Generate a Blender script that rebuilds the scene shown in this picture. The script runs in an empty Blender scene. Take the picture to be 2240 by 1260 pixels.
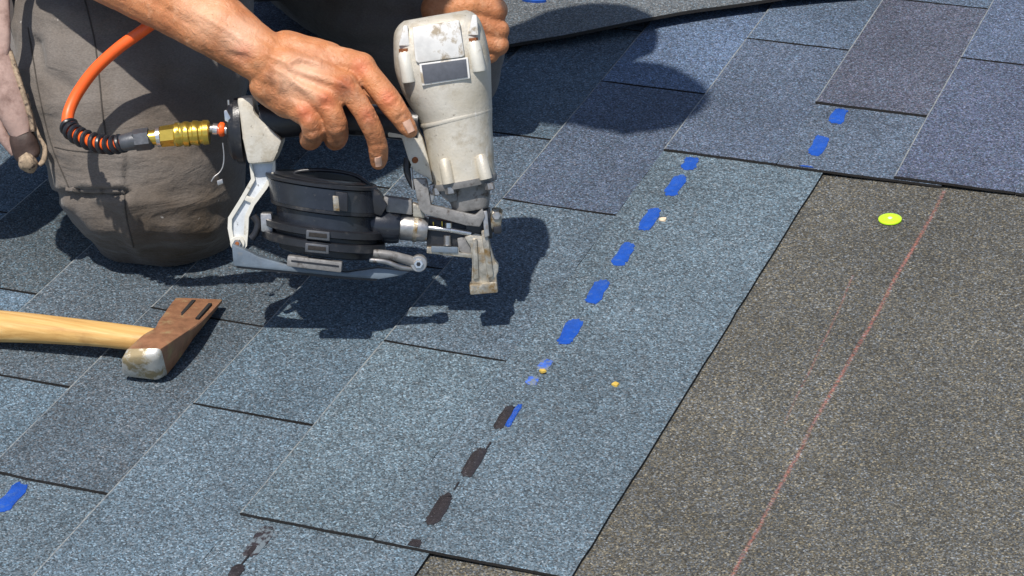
import bpy, bmesh, math, random
from mathutils import Vector, Matrix, noise
from mathutils.bvhtree import BVHTree

random.seed(7)
SC = bpy.context.scene
COL = SC.collection
IN = 0.0254

# ------------------------------------------------------------------ camera
CAM_LOC = Vector((0.9763, -1.5897, 1.2284))
AX_R = Vector((0.92722, 0.36792, -0.07003)).normalized()
AX_F = Vector((-0.35434, 0.80123, -0.48215)).normalized()
AX_D = AX_F.cross(AX_R).normalized()            # image "down"
AX_R = AX_D.cross(AX_F).normalized()
FOC = 5610.0                                    # focal length in pixels of a 2240 px wide picture
cam_data = bpy.data.cameras.new('camera')
cam_data.sensor_width = 36.0
cam_data.lens = 36.0 * FOC / 2240.0
cam_data.clip_start = 0.05
cam_data.clip_end = 200.0
cam = bpy.data.objects.new('camera', cam_data)
COL.objects.link(cam)
m3 = Matrix((AX_R, -AX_D, -AX_F)).transposed()
cam.matrix_world = Matrix.Translation(CAM_LOC) @ m3.to_4x4()
SC.camera = cam

# ------------------------------------------------------------------ sky and sun
SUN_TRAVEL = Vector((0.02, 0.405, -1.0)).normalized()
to_sun = -SUN_TRAVEL
elev = math.asin(to_sun.z)
azim = math.atan2(to_sun.x, to_sun.y)
world = bpy.data.worlds.new('World')
SC.world = world
world.use_nodes = True
wn = world.node_tree.nodes
wl = world.node_tree.links
wn.clear()
sky = wn.new('ShaderNodeTexSky')
sky.sky_type = 'NISHITA'
sky.sun_disc = False
sky.sun_elevation = elev
sky.sun_rotation = azim
bg = wn.new('ShaderNodeBackground')
bg.inputs['Strength'].default_value = 0.112
wo = wn.new('ShaderNodeOutputWorld')
wl.new(sky.outputs['Color'], bg.inputs['Color'])
wl.new(bg.outputs['Background'], wo.inputs['Surface'])
sun_data = bpy.data.lights.new('sun', 'SUN')
sun_data.energy = 4.6
sun_data.angle = math.radians(0.9)
sun_data.color = (1.0, 0.94, 0.86)
sun = bpy.data.objects.new('sun', sun_data)
COL.objects.link(sun)
sun.rotation_euler = SUN_TRAVEL.to_track_quat('-Z', 'Y').to_euler()
sun.location = (0, -2, 4)
SC.view_settings.view_transform = 'Standard'
SC.view_settings.look = 'None'
SC.view_settings.exposure = 0.14
SC.view_settings.gamma = 1.0

# ------------------------------------------------------------------ geometry of the view, used to measure positions
def ray(px, py):
    return AX_F + AX_R * ((px - 1120.0) / FOC) + AX_D * ((py - 630.0) / FOC)

def W(px, py, depth):
    return CAM_LOC + ray(px, py) * depth

def roof_at(px, py, z=0.0):
    d = ray(px, py)
    return CAM_LOC + d * ((z - CAM_LOC.z) / d.z)

def to_px(p):
    r = p - CAM_LOC
    d = r.dot(AX_F)
    return 1120.0 + FOC * r.dot(AX_R) / d, 630.0 + FOC * r.dot(AX_D) / d, d

# ------------------------------------------------------------------ materials
class Nodes:
    def __init__(self, name):
        self.m = bpy.data.materials.new(name)
        self.m.use_nodes = True
        self.t = self.m.node_tree
        self.b = self.t.nodes['Principled BSDF']
        self.pos = self.t.nodes.new('ShaderNodeNewGeometry').outputs['Position']
    def new(self, kind, **kw):
        n = self.t.nodes.new(kind)
        for k, v in kw.items():
            setattr(n, k, v)
        return n
    def link(self, a, b):
        self.t.links.new(a, b)
    def noise(self, scale, detail=4, rough=0.55, stretch=None, distort=0.0):
        n = self.new('ShaderNodeTexNoise')
        n.inputs['Scale'].default_value = scale
        n.inputs['Detail'].default_value = detail
        n.inputs['Roughness'].default_value = rough
        n.inputs['Distortion'].default_value = distort
        if stretch:
            mp = self.new('ShaderNodeMapping')
            mp.inputs['Scale'].default_value = stretch
            self.link(self.pos, mp.inputs['Vector'])
            self.link(mp.outputs[0], n.inputs['Vector'])
        else:
            self.link(self.pos, n.inputs['Vector'])
        return n.outputs['Fac']
    def voronoi(self, scale, feature='F1'):
        n = self.new('ShaderNodeTexVoronoi', feature=feature)
        n.inputs['Scale'].default_value = scale
        self.link(self.pos, n.inputs['Vector'])
        return n
    def ramp(self, fac, stops, interp='LINEAR'):
        r = self.new('ShaderNodeValToRGB')
        r.color_ramp.interpolation = interp
        e = r.color_ramp.elements
        while len(e) < len(stops):
            e.new(0.5)
        for el, (p, c) in zip(e, stops):
            el.position = p
            el.color = (c, c, c, 1) if isinstance(c, (int, float)) else (*c, 1)
        self.link(fac, r.inputs['Fac'])
        return r.outputs['Color']
    def mix(self, a, b, fac, mode='MIX'):
        n = self.new('ShaderNodeMix', data_type='RGBA', blend_type=mode)
        for s, v in ((n.inputs[6], a), (n.inputs[7], b)):
            if isinstance(v, tuple):
                s.default_value = (*v, 1)
            else:
                self.link(v, s)
        if isinstance(fac, (int, float)):
            n.inputs[0].default_value = fac
        else:
            self.link(fac, n.inputs[0])
        return n.outputs[2]
    def math(self, op, a, b=None, c=None):
        n = self.new('ShaderNodeMath', operation=op)
        for i, v in enumerate((a, b, c)):
            if v is None:
                continue
            if isinstance(v, (int, float)):
                n.inputs[i].default_value = v
            else:
                self.link(v, n.inputs[i])
        return n.outputs[0]
    def bump(self, h, strength, dist, prev=None):
        n = self.new('ShaderNodeBump')
        n.inputs['Strength'].default_value = strength
        n.inputs['Distance'].default_value = dist
        self.link(h, n.inputs['Height'])
        if prev:
            self.link(prev, n.inputs['Normal'])
        return n.outputs['Normal']
    def out(self, color=None, rough=0.6, metal=0.0, normal=None, spec=0.5):
        if color is not None:
            if isinstance(color, tuple):
                self.b.inputs['Base Color'].default_value = (*color, 1)
            else:
                self.link(color, self.b.inputs['Base Color'])
        for nm, v in (('Roughness', rough), ('Metallic', metal)):
            if isinstance(v, (int, float)):
                self.b.inputs[nm].default_value = v
            else:
                self.link(v, self.b.inputs[nm])
        self.b.inputs['Specular IOR Level'].default_value = spec
        if normal:
            self.link(normal, self.b.inputs['Normal'])
        return self.m

def granule_material(name, warm=False):
    N = Nodes(name)
    v = N.voronoi(700.0)
    sep = N.new('ShaderNodeSeparateColor')
    N.link(v.outputs['Color'], sep.inputs[0])
    if warm:
        fac = N.ramp(sep.outputs[0], [(0.0, 0.30), (0.35, 0.62), (0.72, 1.04), (0.92, 1.6), (1.0, 2.6)])
        base = N.mix((0.088, 0.085, 0.073), (0.122, 0.106, 0.072), N.ramp(sep.outputs[1], [(0.35, 0.0), (0.8, 1.0)]), 'MIX')
        base = N.mix(base, (0.095, 0.110, 0.125), N.ramp(sep.outputs[2], [(0.62, 0.0), (0.75, 0.75)]))
    else:
        fac = N.ramp(sep.outputs[0], [(0.0, 0.28), (0.3, 0.60), (0.66, 0.98), (0.9, 1.40), (1.0, 2.2)])
        oi = N.new('ShaderNodeObjectInfo')
        base = N.mix(oi.outputs['Color'], (0.125, 0.118, 0.115), N.ramp(sep.outputs[1], [(0.55, 0.0), (0.85, 0.45)]))
        base = N.mix(base, (0.065, 0.125, 0.175), N.ramp(sep.outputs[2], [(0.5, 0.0), (0.9, 0.5)]))
    col = N.mix(base, fac, 1.0, 'MULTIPLY')
    big = N.ramp(N.noise(5.5, 3), [(0.3, 0.80), (0.7, 1.18)])
    col = N.mix(col, big, 1.0, 'MULTIPLY')
    mid = N.ramp(N.noise(60.0, 3), [(0.3, 0.93), (0.7, 1.07)])
    col = N.mix(col, mid, 1.0, 'MULTIPLY')
    if not warm:
        scf = N.ramp(N.noise(26.0, 5, 0.7, (1.0, 2.6, 1.0)), [(0.66, 0.0), (0.76, 0.40)])
        col = N.mix(col, (0.20, 0.21, 0.21), N.math('MULTIPLY', scf, N.ramp(N.noise(330.0, 2), [(0.4, 0.1), (0.6, 1.0)])))
    # bare spots where the granules have rubbed off
    if not warm:
        bare = N.ramp(N.noise(150.0, 2), [(0.70, 0.0), (0.76, 0.5)])
        col = N.mix(col, (0.05, 0.05, 0.055), bare)
    if warm:
        # red chalk snapped across the sheet (and a fainter second one)
        sx = N.new('ShaderNodeSeparateXYZ')
        N.link(N.pos, sx.inputs[0])
        wob = N.math('MULTIPLY', N.math('SUBTRACT', N.noise(5.0, 2), 0.5), 0.010)
        for x0, wdt, amt, slope, y0, y1 in ((17.0 * IN, 0.0027, 0.46, -0.010, -1.0, 0.76),
                                            (15.75 * IN, 0.0016, 0.22, 0.045, 0.28, 0.56)):
            xs = N.math('ADD', sx.outputs[0], N.math('MULTIPLY', N.math('SUBTRACT', sx.outputs[1], 0.4), slope))
            dd = N.math('ABSOLUTE', N.math('SUBTRACT', N.math('ADD', xs, wob), x0))
            line = N.ramp(N.math('DIVIDE', dd, wdt), [(0.05, 1.0), (1.0, 0.0)])
            pat = N.ramp(N.noise(300.0, 2), [(0.40, 0.10), (0.58, 1.0)])
            pt2 = N.ramp(N.noise(9.0, 2), [(0.3, 0.45), (0.6, 1.0)])
            gate = N.math('MULTIPLY', N.math('GREATER_THAN', sx.outputs[1], y0), N.math('LESS_THAN', sx.outputs[1], y1))
            f = N.math('MULTIPLY', N.math('MULTIPLY', line, pat), N.math('MULTIPLY', pt2, amt))
            f = N.math('MULTIPLY', f, gate)
            col = N.mix(col, (0.56, 0.17, 0.13), f)
    hgt = N.math('SUBTRACT', 1.0, v.outputs['Distance'])
    nrm = N.bump(hgt, 0.40, 0.0010)
    return N.out(col, 0.78, 0.0, nrm, 0.35)

def simple(name, color, rough=0.6, metal=0.0, vary=0.25, scale=60.0, bump=0.0, bscale=400.0, stain=None, stain_scale=30.0,
           stain_lo=0.55, stain_hi=0.65, spec=0.5, coat=0.0, stretch=None, stain_amt=1.0, stain_rough=None):
    N = Nodes(name)
    n1 = N.ramp(N.noise(scale, 5, 0.6, stretch), [(0.25, 1 - vary), (0.75, 1 + vary)])
    col = N.mix(color, n1, 1.0, 'MULTIPLY')
    rr = rough
    if stain:
        f = N.ramp(N.noise(stain_scale, 6, 0.65), [(stain_lo, 0.0), (stain_hi, stain_amt)])
        col = N.mix(col, stain, f)
        if stain_rough is not None:
            rr = N.mix((rough,) * 3, (stain_rough,) * 3, f)
    nrm = N.bump(N.noise(bscale, 3), bump, 0.001) if bump else None
    m = N.out(col, rr, metal, nrm, spec)
    N.b.inputs['Coat Weight'].default_value = coat
    return m

MAT = {}
MAT['granule'] = granule_material('blue_grey_granules')
MAT['brown_granule'] = granule_material('brown_granules', True)
MAT['asphalt'] = simple('asphalt_edge', (0.016, 0.014, 0.013), 0.85, vary=0.4, scale=300, bump=0.5)
MAT['butt'] = simple('fibre_edge', (0.23, 0.245, 0.24), 0.9, vary=0.4, scale=350, bump=0.6, stain=(0.15, 0.17, 0.19), stain_scale=160, stain_lo=0.48, stain_hi=0.58)
MAT['blue'] = simple('blue_release_film', (0.010, 0.070, 0.37), 0.36, vary=0.22, scale=140, bump=0.35, bscale=420, stain=(0.05, 0.11, 0.30), stain_scale=170, stain_lo=0.55, stain_hi=0.66, stain_amt=0.75)
MAT['tar'] = simple('bare_tar', (0.022, 0.018, 0.020), 0.5, vary=0.5, scale=250, bump=0.6, bscale=350, stain=(0.09, 0.09, 0.10), stain_scale=420, stain_lo=0.6, stain_hi=0.7)
MAT['smeared_tar'] = simple('smeared_tar', (0.025, 0.02, 0.024), 0.6, vary=0.4, scale=250, bump=0.5, stain=(0.13, 0.16, 0.18), stain_scale=115, stain_lo=0.46, stain_hi=0.54)
MAT['patchy_blue'] = simple('torn_blue_film', (0.05, 0.13, 0.50), 0.6, vary=0.4, scale=200, bump=0.5, stain=(0.14, 0.17, 0.20), stain_scale=130, stain_lo=0.48, stain_hi=0.54)
MAT['yellow_chip'] = simple('yellow_chip', (0.55, 0.38, 0.07), 0.7, vary=0.4, scale=300)
MAT['pale_chip'] = simple('pale_chip', (0.75, 0.60, 0.42), 0.7, vary=0.3, scale=300)
MAT['lime'] = simple('lime_plastic', (0.50, 0.80, 0.02), 0.35, vary=0.08, scale=200, spec=0.5)
MAT['steel'] = simple('worn_steel', (0.42, 0.41, 0.40), 0.38, 0.85, vary=0.35, scale=120, bump=0.15, bscale=300, stain=(0.12, 0.07, 0.04), stain_scale=90, stain_lo=0.58, stain_hi=0.70, stain_rough=0.8)
MAT['bright_steel'] = simple('bright_steel', (0.72, 0.70, 0.68), 0.25, 0.9, vary=0.15, scale=200, bump=0.08)
MAT['grey_cast'] = simple('grey_cast_metal', (0.22, 0.215, 0.21), 0.5, 0.35, vary=0.3, scale=130, bump=0.25, bscale=500, stain=(0.07, 0.055, 0.045), stain_scale=110, stain_lo=0.56, stain_hi=0.68)
MAT['alu'] = simple('blue_grey_aluminium', (0.13, 0.165, 0.205), 0.40, 0.2, vary=0.25, scale=70, bump=0.15, stain=(0.16, 0.17, 0.18), stain_scale=60, stain_lo=0.55, stain_hi=0.7)
MAT['white_metal'] = simple('silver_painted_metal', (0.66, 0.64, 0.57), 0.42, 0.15, vary=0.12, scale=60, bump=0.12, stain=(0.30, 0.26, 0.19), stain_scale=70, stain_lo=0.60, stain_hi=0.74)
MAT['channel'] = simple('silver_channel', (0.60, 0.63, 0.66), 0.4, 0.2, vary=0.2, scale=90, bump=0.15, stain=(0.2, 0.2, 0.2), stain_scale=180, stain_lo=0.62, stain_hi=0.7)
MAT['black'] = simple('black_plastic', (0.015, 0.016, 0.020), 0.34, 0.0, vary=0.3, scale=90, bump=0.18, bscale=600, stain=(0.075, 0.07, 0.066), stain_scale=75, stain_lo=0.56, stain_hi=0.74, stain_amt=0.75, stain_rough=0.7)
MAT['drum'] = simple('dusty_black_drum', (0.022, 0.026, 0.035), 0.24, 0.1, vary=0.3, scale=80, bump=0.12, bscale=500, stain=(0.12, 0.11, 0.10), stain_scale=85, stain_lo=0.62, stain_hi=0.80, stain_amt=0.6, stain_rough=0.7)
MAT['rust'] = simple('rusty_steel', (0.24, 0.085, 0.030), 0.8, 0.2, vary=0.5, scale=180, bump=0.5)
MAT['brass'] = simple('brass', (0.78, 0.54, 0.10), 0.28, 0.9, vary=0.15, scale=120, bump=0.08, stain=(0.45, 0.26, 0.05), stain_scale=120, stain_lo=0.58, stain_hi=0.7)
MAT['nose'] = simple('worn_nose_steel', (0.40, 0.37, 0.31), 0.40, 0.7, vary=0.45, scale=140, bump=0.35, bscale=300, stain=(0.19, 0.125, 0.05), stain_scale=85, stain_lo=0.50, stain_hi=0.66, stain_rough=0.75)
MAT['tag'] = simple('dark_label', (0.085, 0.092, 0.110), 0.45, 0.0, vary=0.2, scale=200)
MAT['orange'] = simple('orange_rubber', (0.90, 0.125, 0.018), 0.42, 0.0, vary=0.08, scale=80, bump=0.05, stain=(0.55, 0.10, 0.03), stain_scale=60, stain_lo=0.62, stain_hi=0.75, stain_amt=0.6)
MAT['ferrule'] = simple('grey_ferrule', (0.12, 0.125, 0.135), 0.4, 0.6, vary=0.25, scale=150, bump=0.15)
MAT['leather'] = simple('pale_leather', (0.40, 0.275, 0.235), 0.7, vary=0.3, scale=40, bump=0.45, bscale=200, stain=(0.17, 0.10, 0.08), stain_scale=40, stain_lo=0.50, stain_hi=0.70)
MAT['dark_leather'] = simple('dark_leather', (0.050, 0.030, 0.024), 0.6, vary=0.4, scale=90, bump=0.5, bscale=300)
MAT['tan_end'] = simple('frayed_tan_leather', (0.33, 0.25, 0.17), 0.85, vary=0.5, scale=200, bump=0.8, bscale=260, stain=(0.07, 0.05, 0.04), stain_scale=130, stain_lo=0.5, stain_hi=0.6)
MAT['shirt'] = simple('navy_cotton', (0.035, 0.038, 0.060), 0.85, vary=0.2, scale=30, bump=0.4, bscale=900)
MAT['sole'] = simple('boot_leather', (0.045, 0.035, 0.028), 0.65, vary=0.3, scale=60, bump=0.4)
MAT['hair'] = simple('dark_hair', (0.02, 0.014, 0.010), 0.6, vary=0.4, scale=300, bump=0.6)
MAT['nail'] = simple('fingernail', (0.58, 0.36, 0.26), 0.32, vary=0.1, scale=300)
MAT['thread'] = simple('seam_thread', (0.055, 0.048, 0.042), 0.9, vary=0.3, scale=300)

def skin_material():
    N = Nodes('tanned_skin')
    at = N.new('ShaderNodeVertexColor', layer_name='tone')
    sp = N.new('ShaderNodeSeparateColor')
    N.link(at.outputs['Color'], sp.inputs[0])
    base = N.mix((0.58, 0.240, 0.102), (0.43, 0.160, 0.066), N.ramp(N.noise(22.0, 4), [(0.35, 0.0), (0.65, 1.0)]))
    base = N.mix(base, (0.70, 0.38, 0.22), N.ramp(N.noise(70.0, 4), [(0.52, 0.0), (0.72, 0.55)]))
    base = N.mix(base, (0.56, 0.13, 0.06), N.math('MULTIPLY', sp.outputs[0], 0.75))
    dirt_shade = N.math('MULTIPLY', sp.outputs[1], N.ramp(N.noise(120.0, 4), [(0.35, 0.2), (0.65, 1.0)]))
    base = N.mix(base, (0.17, 0.075, 0.035), N.math('MULTIPLY', dirt_shade, 0.75))  # dirt, plus shade painted onto the lower fingers
    base = N.mix(base, (0.80, 0.52, 0.36), N.math('MULTIPLY', sp.outputs[2], 0.75))  # painted sunlit highlights
    spots = N.ramp(N.noise(240.0, 2), [(0.70, 0.0), (0.75, 0.55)])
    base = N.mix(base, (0.22, 0.08, 0.035), spots)
    nr = N.bump(N.noise(330.0, 4, 0.6), 0.5, 0.0014)
    nr = N.bump(N.noise(85.0, 5, 0.65, None, 1.4), 0.55, 0.0034, nr)
    m = N.out(base, N.ramp(N.noise(90, 3), [(0.3, 0.40), (0.7, 0.58)]), 0.0, nr, 0.45)
    N.b.inputs['Subsurface Weight'].default_value = 0.10
    N.b.inputs['Subsurface Radius'].default_value = (0.006, 0.002, 0.001)
    N.b.inputs['Subsurface Scale'].default_value = 0.6
    return m

def trouser_material():
    N = Nodes('grey_brown_work_cloth')
    base = N.mix((0.116, 0.096, 0.080), (0.162, 0.145, 0.131), N.ramp(N.noise(9.0, 4), [(0.35, 0.0), (0.65, 1.0)]))
    base = N.mix(base, (0.12, 0.085, 0.05), N.ramp(N.noise(6.0, 5), [(0.56, 0.0), (0.72, 0.6)]))
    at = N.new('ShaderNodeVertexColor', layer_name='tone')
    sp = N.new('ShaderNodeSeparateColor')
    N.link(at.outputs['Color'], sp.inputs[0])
    dirty = N.math('MULTIPLY', sp.outputs[0], N.ramp(N.noise(30.0, 4), [(0.3, 0.45), (0.6, 1.0)]))  # knee soil, with shade painted in towards the bottom
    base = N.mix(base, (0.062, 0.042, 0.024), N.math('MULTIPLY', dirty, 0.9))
    flk = N.ramp(N.noise(75.0, 2), [(0.735, 0.0), (0.76, 0.7)])
    base = N.mix(base, (0.50, 0.47, 0.44), flk)
    w1 = N.ramp(N.noise(420.0, 2, 0.5, (1, 1, 3)), [(0.3, 0.84), (0.7, 1.18)])
    base = N.mix(base, w1, 1.0, 'MULTIPLY')
    nr = N.bump(N.noise(600.0, 2, 0.5, (1, 1, 2)), 0.5, 0.0009)
    nr = N.bump(N.noise(26.0, 4, 0.55), 0.6, 0.007, nr)
    nr = N.bump(N.noise(16.0, 3, 0.5, (1.0, 1.0, 3.2), 1.2), 0.32, 0.010, nr)
    m = N.out(base, 0.88, 0.0, nr, 0.25)
    N.b.inputs['Sheen Weight'].default_value = 0.15
    return m

def wood_material():
    N = Nodes('ash_wood_handle')
    g = N.noise(70.0, 5, 0.6, (0.12, 3.0, 3.0), 0.4)
    base = N.ramp(g, [(0.25, (0.42, 0.22, 0.065)), (0.5, (0.60, 0.36, 0.12)), (0.75, (0.72, 0.50, 0.22))])
    base = N.mix(base, (0.30, 0.15, 0.05), N.ramp(N.noise(20.0, 4), [(0.58, 0.0), (0.72, 0.55)]))
    nr = N.bump(g, 0.25, 0.001)
    return N.out(base, 0.48, 0.0, nr, 0.4)

def cream_material():
    N = Nodes('worn_cream_casting')
    base = N.mix((0.52, 0.475, 0.385), (0.62, 0.59, 0.52), N.ramp(N.noise(28.0, 5), [(0.35, 0.0), (0.65, 1.0)]))
    base = N.mix(base, (0.30, 0.23, 0.13), N.ramp(N.noise(34.0, 6, 0.7), [(0.50, 0.0), (0.72, 0.8)]))
    base = N.mix(base, (0.16, 0.12, 0.08), N.ramp(N.noise(160.0, 4, 0.7), [(0.63, 0.0), (0.72, 0.7)]))
    scr = N.ramp(N.noise(95.0, 4, 0.6, (3.5, 1, 0.5)), [(0.66, 0.0), (0.70, 0.6)])
    base = N.mix(base, (0.70, 0.68, 0.64), scr)
    nr = N.bump(N.noise(420.0, 3), 0.22, 0.0012)
    nr = N.bump(N.noise(48.0, 4), 0.25, 0.003, nr)
    return N.out(base, N.ramp(N.noise(50, 4), [(0.3, 0.34), (0.7, 0.60)]), 0.25, nr, 0.5)

MAT['skin'] = skin_material()
MAT['trousers'] = trouser_material()
MAT['wood'] = wood_material()
MAT['cream'] = cream_material()
MAT['silver_panel'] = simple('rubbed_silver_panel', (0.74, 0.73, 0.70), 0.36, 0.15, vary=0.2, scale=60, bump=0.25, bscale=120, stain=(0.36, 0.30, 0.22), stain_scale=60, stain_lo=0.54, stain_hi=0.64, stain_rough=0.6)
MAT['hammer_head'] = simple('rusty_brown_forging', (0.27, 0.130, 0.068), 0.5, 0.12, vary=0.35, scale=90, bump=0.4, bscale=260, stain=(0.30, 0.21, 0.10), stain_scale=70, stain_lo=0.54, stain_hi=0.70, stain_rough=0.8)
MAT['hammer_face'] = simple('bright_striking_face', (0.66, 0.63, 0.57), 0.40, 0.55, vary=0.15, scale=120, bump=0.3, bscale=260, stain=(0.36, 0.29, 0.17), stain_scale=62, stain_lo=0.47, stain_hi=0.58, stain_rough=0.75)

# ------------------------------------------------------------------ object helpers
def link_mesh(name, me, mats, parent=None):
    o = bpy.data.objects.new(name, me)
    COL.objects.link(o)
    if not isinstance(mats, (list, tuple)):
        mats = [mats]
    for m in mats:
        me.materials.append(MAT[m] if isinstance(m, str) else m)
    if parent is not None:
        o.parent = parent
    return o

def build(name, bm, mats, parent=None, smooth=True, origin=None, angle=40):
    """one mesh object; bm holds world coordinates, stored relative to the parent (or to origin)"""
    bmesh.ops.remove_doubles(bm, verts=bm.verts, dist=1e-6)
    bmesh.ops.recalc_face_normals(bm, faces=bm.faces)
    base = Vector((0, 0, 0))
    if parent is not None:
        p = parent
        while p is not None:
            base = base + p.location
            p = p.parent
    elif origin is not None:
        base = Vector(origin)
    if base.length > 0:
        bmesh.ops.translate(bm, verts=bm.verts, vec=-base)
    me = bpy.data.meshes.new(name)
    if smooth:
        for f in bm.faces:
            f.smooth = True
        lim = math.radians(angle)
        for e in bm.edges:
            if len(e.link_faces) == 2 and e.calc_face_angle(0) > lim:
                e.smooth = False
    bm.to_mesh(me)
    bm.free()
    o = link_mesh(name, me, mats, parent)
    if parent is None and origin is not None:
        o.location = base
    return o

def tag(o, label, cat, group=None):
    o['label'] = label
    o['category'] = cat
    if group:
        o['group'] = group
    return o

def empty(name, loc):
    o = bpy.data.objects.new(name, None)
    o.empty_display_size = 0.03
    COL.objects.link(o)
    o.location = loc
    return o

def add_rings(bm, rings, cap=True, closed=True):
    vr = [[bm.verts.new(p) for p in r] for r in rings]
    n = len(vr[0])
    for a, b in zip(vr, vr[1:]):
        for i in range(n if closed else n - 1):
            j = (i + 1) % n
            bm.faces.new((a[i], a[j], b[j], b[i]))
    if cap:
        bm.faces.new(list(reversed(vr[0])))
        bm.faces.new(vr[-1])
    return vr

def frame_for(d):
    d = d.normalized()
    a = Vector((0, 0, 1)) if abs(d.z) < 0.9 else Vector((1, 0, 0))
    u = d.cross(a).normalized()
    return u, d.cross(u).normalized()

def add_tube(bm, pts, rad, seg=12, cap=True):
    """tube through world points; rad is a number or one per point"""
    pts = [Vector(p) for p in pts]
    if isinstance(rad, (int, float)):
        rad = [rad] * len(pts)
    rings = []
    u = None
    for i, p in enumerate(pts):
        d = (pts[min(i + 1, len(pts) - 1)] - pts[max(i - 1, 0)]).normalized()
        if u is None:
            u, v = frame_for(d)
        else:
            u = (u - d * u.dot(d)).normalized()
            v = d.cross(u)
        rings.append([p + (u * math.cos(t) + v * math.sin(t)) * rad[i] for t in [2 * math.pi * k / seg for k in range(seg)]])
    add_rings(bm, rings, cap)

def add_round_cone(bm, a, b, ra, rb, seg=16, hemi=5):
    """closed capsule whose two ends have their own radius"""
    a, b = Vector(a), Vector(b)
    d = b - a
    if d.length < 1e-6:
        d = Vector((0, 0, 1e-4))
    n = d.normalized()
    pts, rad = [], []
    for k in range(hemi + 1):
        t = -math.pi / 2 + (math.pi / 2) * k / hemi
        pts.append(a + n * (ra * math.sin(t)))
        rad.append(max(ra * math.cos(t), 1e-4))
    for k in range(hemi + 1):
        t = (math.pi / 2) * k / hemi
        pts.append(b + n * (rb * math.sin(t)))
        rad.append(max(rb * math.cos(t), 1e-4))
    u, v = frame_for(n)
    rings = [[p + (u * math.cos(t) + v * math.sin(t)) * r for t in [2 * math.pi * k / seg for k in range(seg)]] for p, r in zip(pts, rad)]
    add_rings(bm, rings, True)

def smooth_path(pts, n=8):
    """Catmull-Rom through a list of Vectors"""
    pts = [Vector(p) for p in pts]
    P = [pts[0] * 2 - pts[1]] + pts + [pts[-1] * 2 - pts[-2]]
    out = []
    for i in range(1, len(P) - 2):
        p0, p1, p2, p3 = P[i - 1:i + 3]
        for k in range(n):
            t = k / n
            out.append(0.5 * ((2 * p1) + (p2 - p0) * t + (2 * p0 - 5 * p1 + 4 * p2 - p3) * t * t + (3 * p1 - p0 - 3 * p2 + p3) * t ** 3))
    out.append(pts[-1])
    return out

def remeshed(bm, voxel, smooth_iter=3, smooth_fac=0.5):
    """union of overlapping closed pieces as one continuous skin"""
    me = bpy.data.meshes.new('tmp')
    bm.to_mesh(me)
    bm.free()
    o = bpy.data.objects.new('tmp', me)
    COL.objects.link(o)
    r = o.modifiers.new('r', 'REMESH')
    r.mode = 'VOXEL'
    r.voxel_size = voxel
    if smooth_iter:
        s = o.modifiers.new('s', 'SMOOTH')
        s.iterations = smooth_iter
        s.factor = smooth_fac
    dg = bpy.context.evaluated_depsgraph_get()
    out = bpy.data.meshes.new_from_object(o.evaluated_get(dg))
    bpy.data.objects.remove(o)
    bpy.data.meshes.remove(me)
    return out

# =================================================================== THE ROOF
T = 0.0033                                       # thickness of a shingle

def slope_z(vx):                                 # underside of a shingle above the sheet, vx inches from its lower edge
    return T * (12.0 - vx) / 5.0 + 0.0006

bm = bmesh.new()
NX = 24
for q in range(1):
    g = [[bm.verts.new((-3.0 + 6.0 * i / NX, -2.6 + 7.0 * j / NX, 0.0)) for i in range(NX + 1)] for j in range(NX + 1)]
    for j in range(NX):
        for i in range(NX):
            bm.faces.new((g[j][i], g[j][i + 1], g[j + 1][i + 1], g[j + 1][i]))
roof = build('roof', bm, 'brown_granule', None, False)
roof['kind'] = 'structure'

def jitter(x, y, amp):
    return amp * noise.noise(Vector((x * 90.0, y * 90.0, 3.1)))

def sheet(bm, xs, ys, z_of, thick, wob, mats_side, light_rim=False):
    """slab over a grid; faces of the rim get the edge materials"""
    top = [[None] * len(xs) for _ in ys]
    bot = [[None] * len(xs) for _ in ys]
    for j, y in enumerate(ys):
        for i, x in enumerate(xs):
            dx = jitter(x * 3 + wob, y * 3, 0.0011) if i in (0, len(xs) - 1) else 0.0
            dy = jitter(x * 3 + 7, y * 3 + wob, 0.0010) if j in (0, len(ys) - 1) else 0.0
            z = z_of(x, y)
            top[j][i] = bm.verts.new((x + dx, y + dy, z + thick - (0.0007 if light_rim and i == 0 else 0.0)))
            bot[j][i] = bm.verts.new((x + dx, y + dy, z))
    nx, ny = len(xs), len(ys)
    for j in range(ny - 1):
        for i in range(nx - 1):
            bm.faces.new((top[j][i], top[j][i + 1], top[j + 1][i + 1], top[j + 1][i])).material_index = 2 if light_rim and i == 0 else 0
            bm.faces.new((bot[j][i], bot[j + 1][i], bot[j + 1][i + 1], bot[j][i + 1])).material_index = 1
    for j in range(ny - 1):
        if mats_side[0] is not None:
            bm.faces.new((top[j][0], top[j + 1][0], bot[j + 1][0], bot[j][0])).material_index = mats_side[0]
        if mats_side[1] is not None:
            bm.faces.new((top[j + 1][-1], top[j][-1], bot[j][-1], bot[j + 1][-1])).material_index = mats_side[1]
    for i in range(nx - 1):
        bm.faces.new((top[0][i + 1], top[0][i], bot[0][i], bot[0][i + 1])).material_index = mats_side[2]
        bm.faces.new((top[-1][i], top[-1][i + 1], bot[-1][i + 1], bot[-1][i])).material_index = mats_side[2]

def lin(a, b, n):
    return [a + (b - a) * k / n for k in range(n + 1)]

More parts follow.
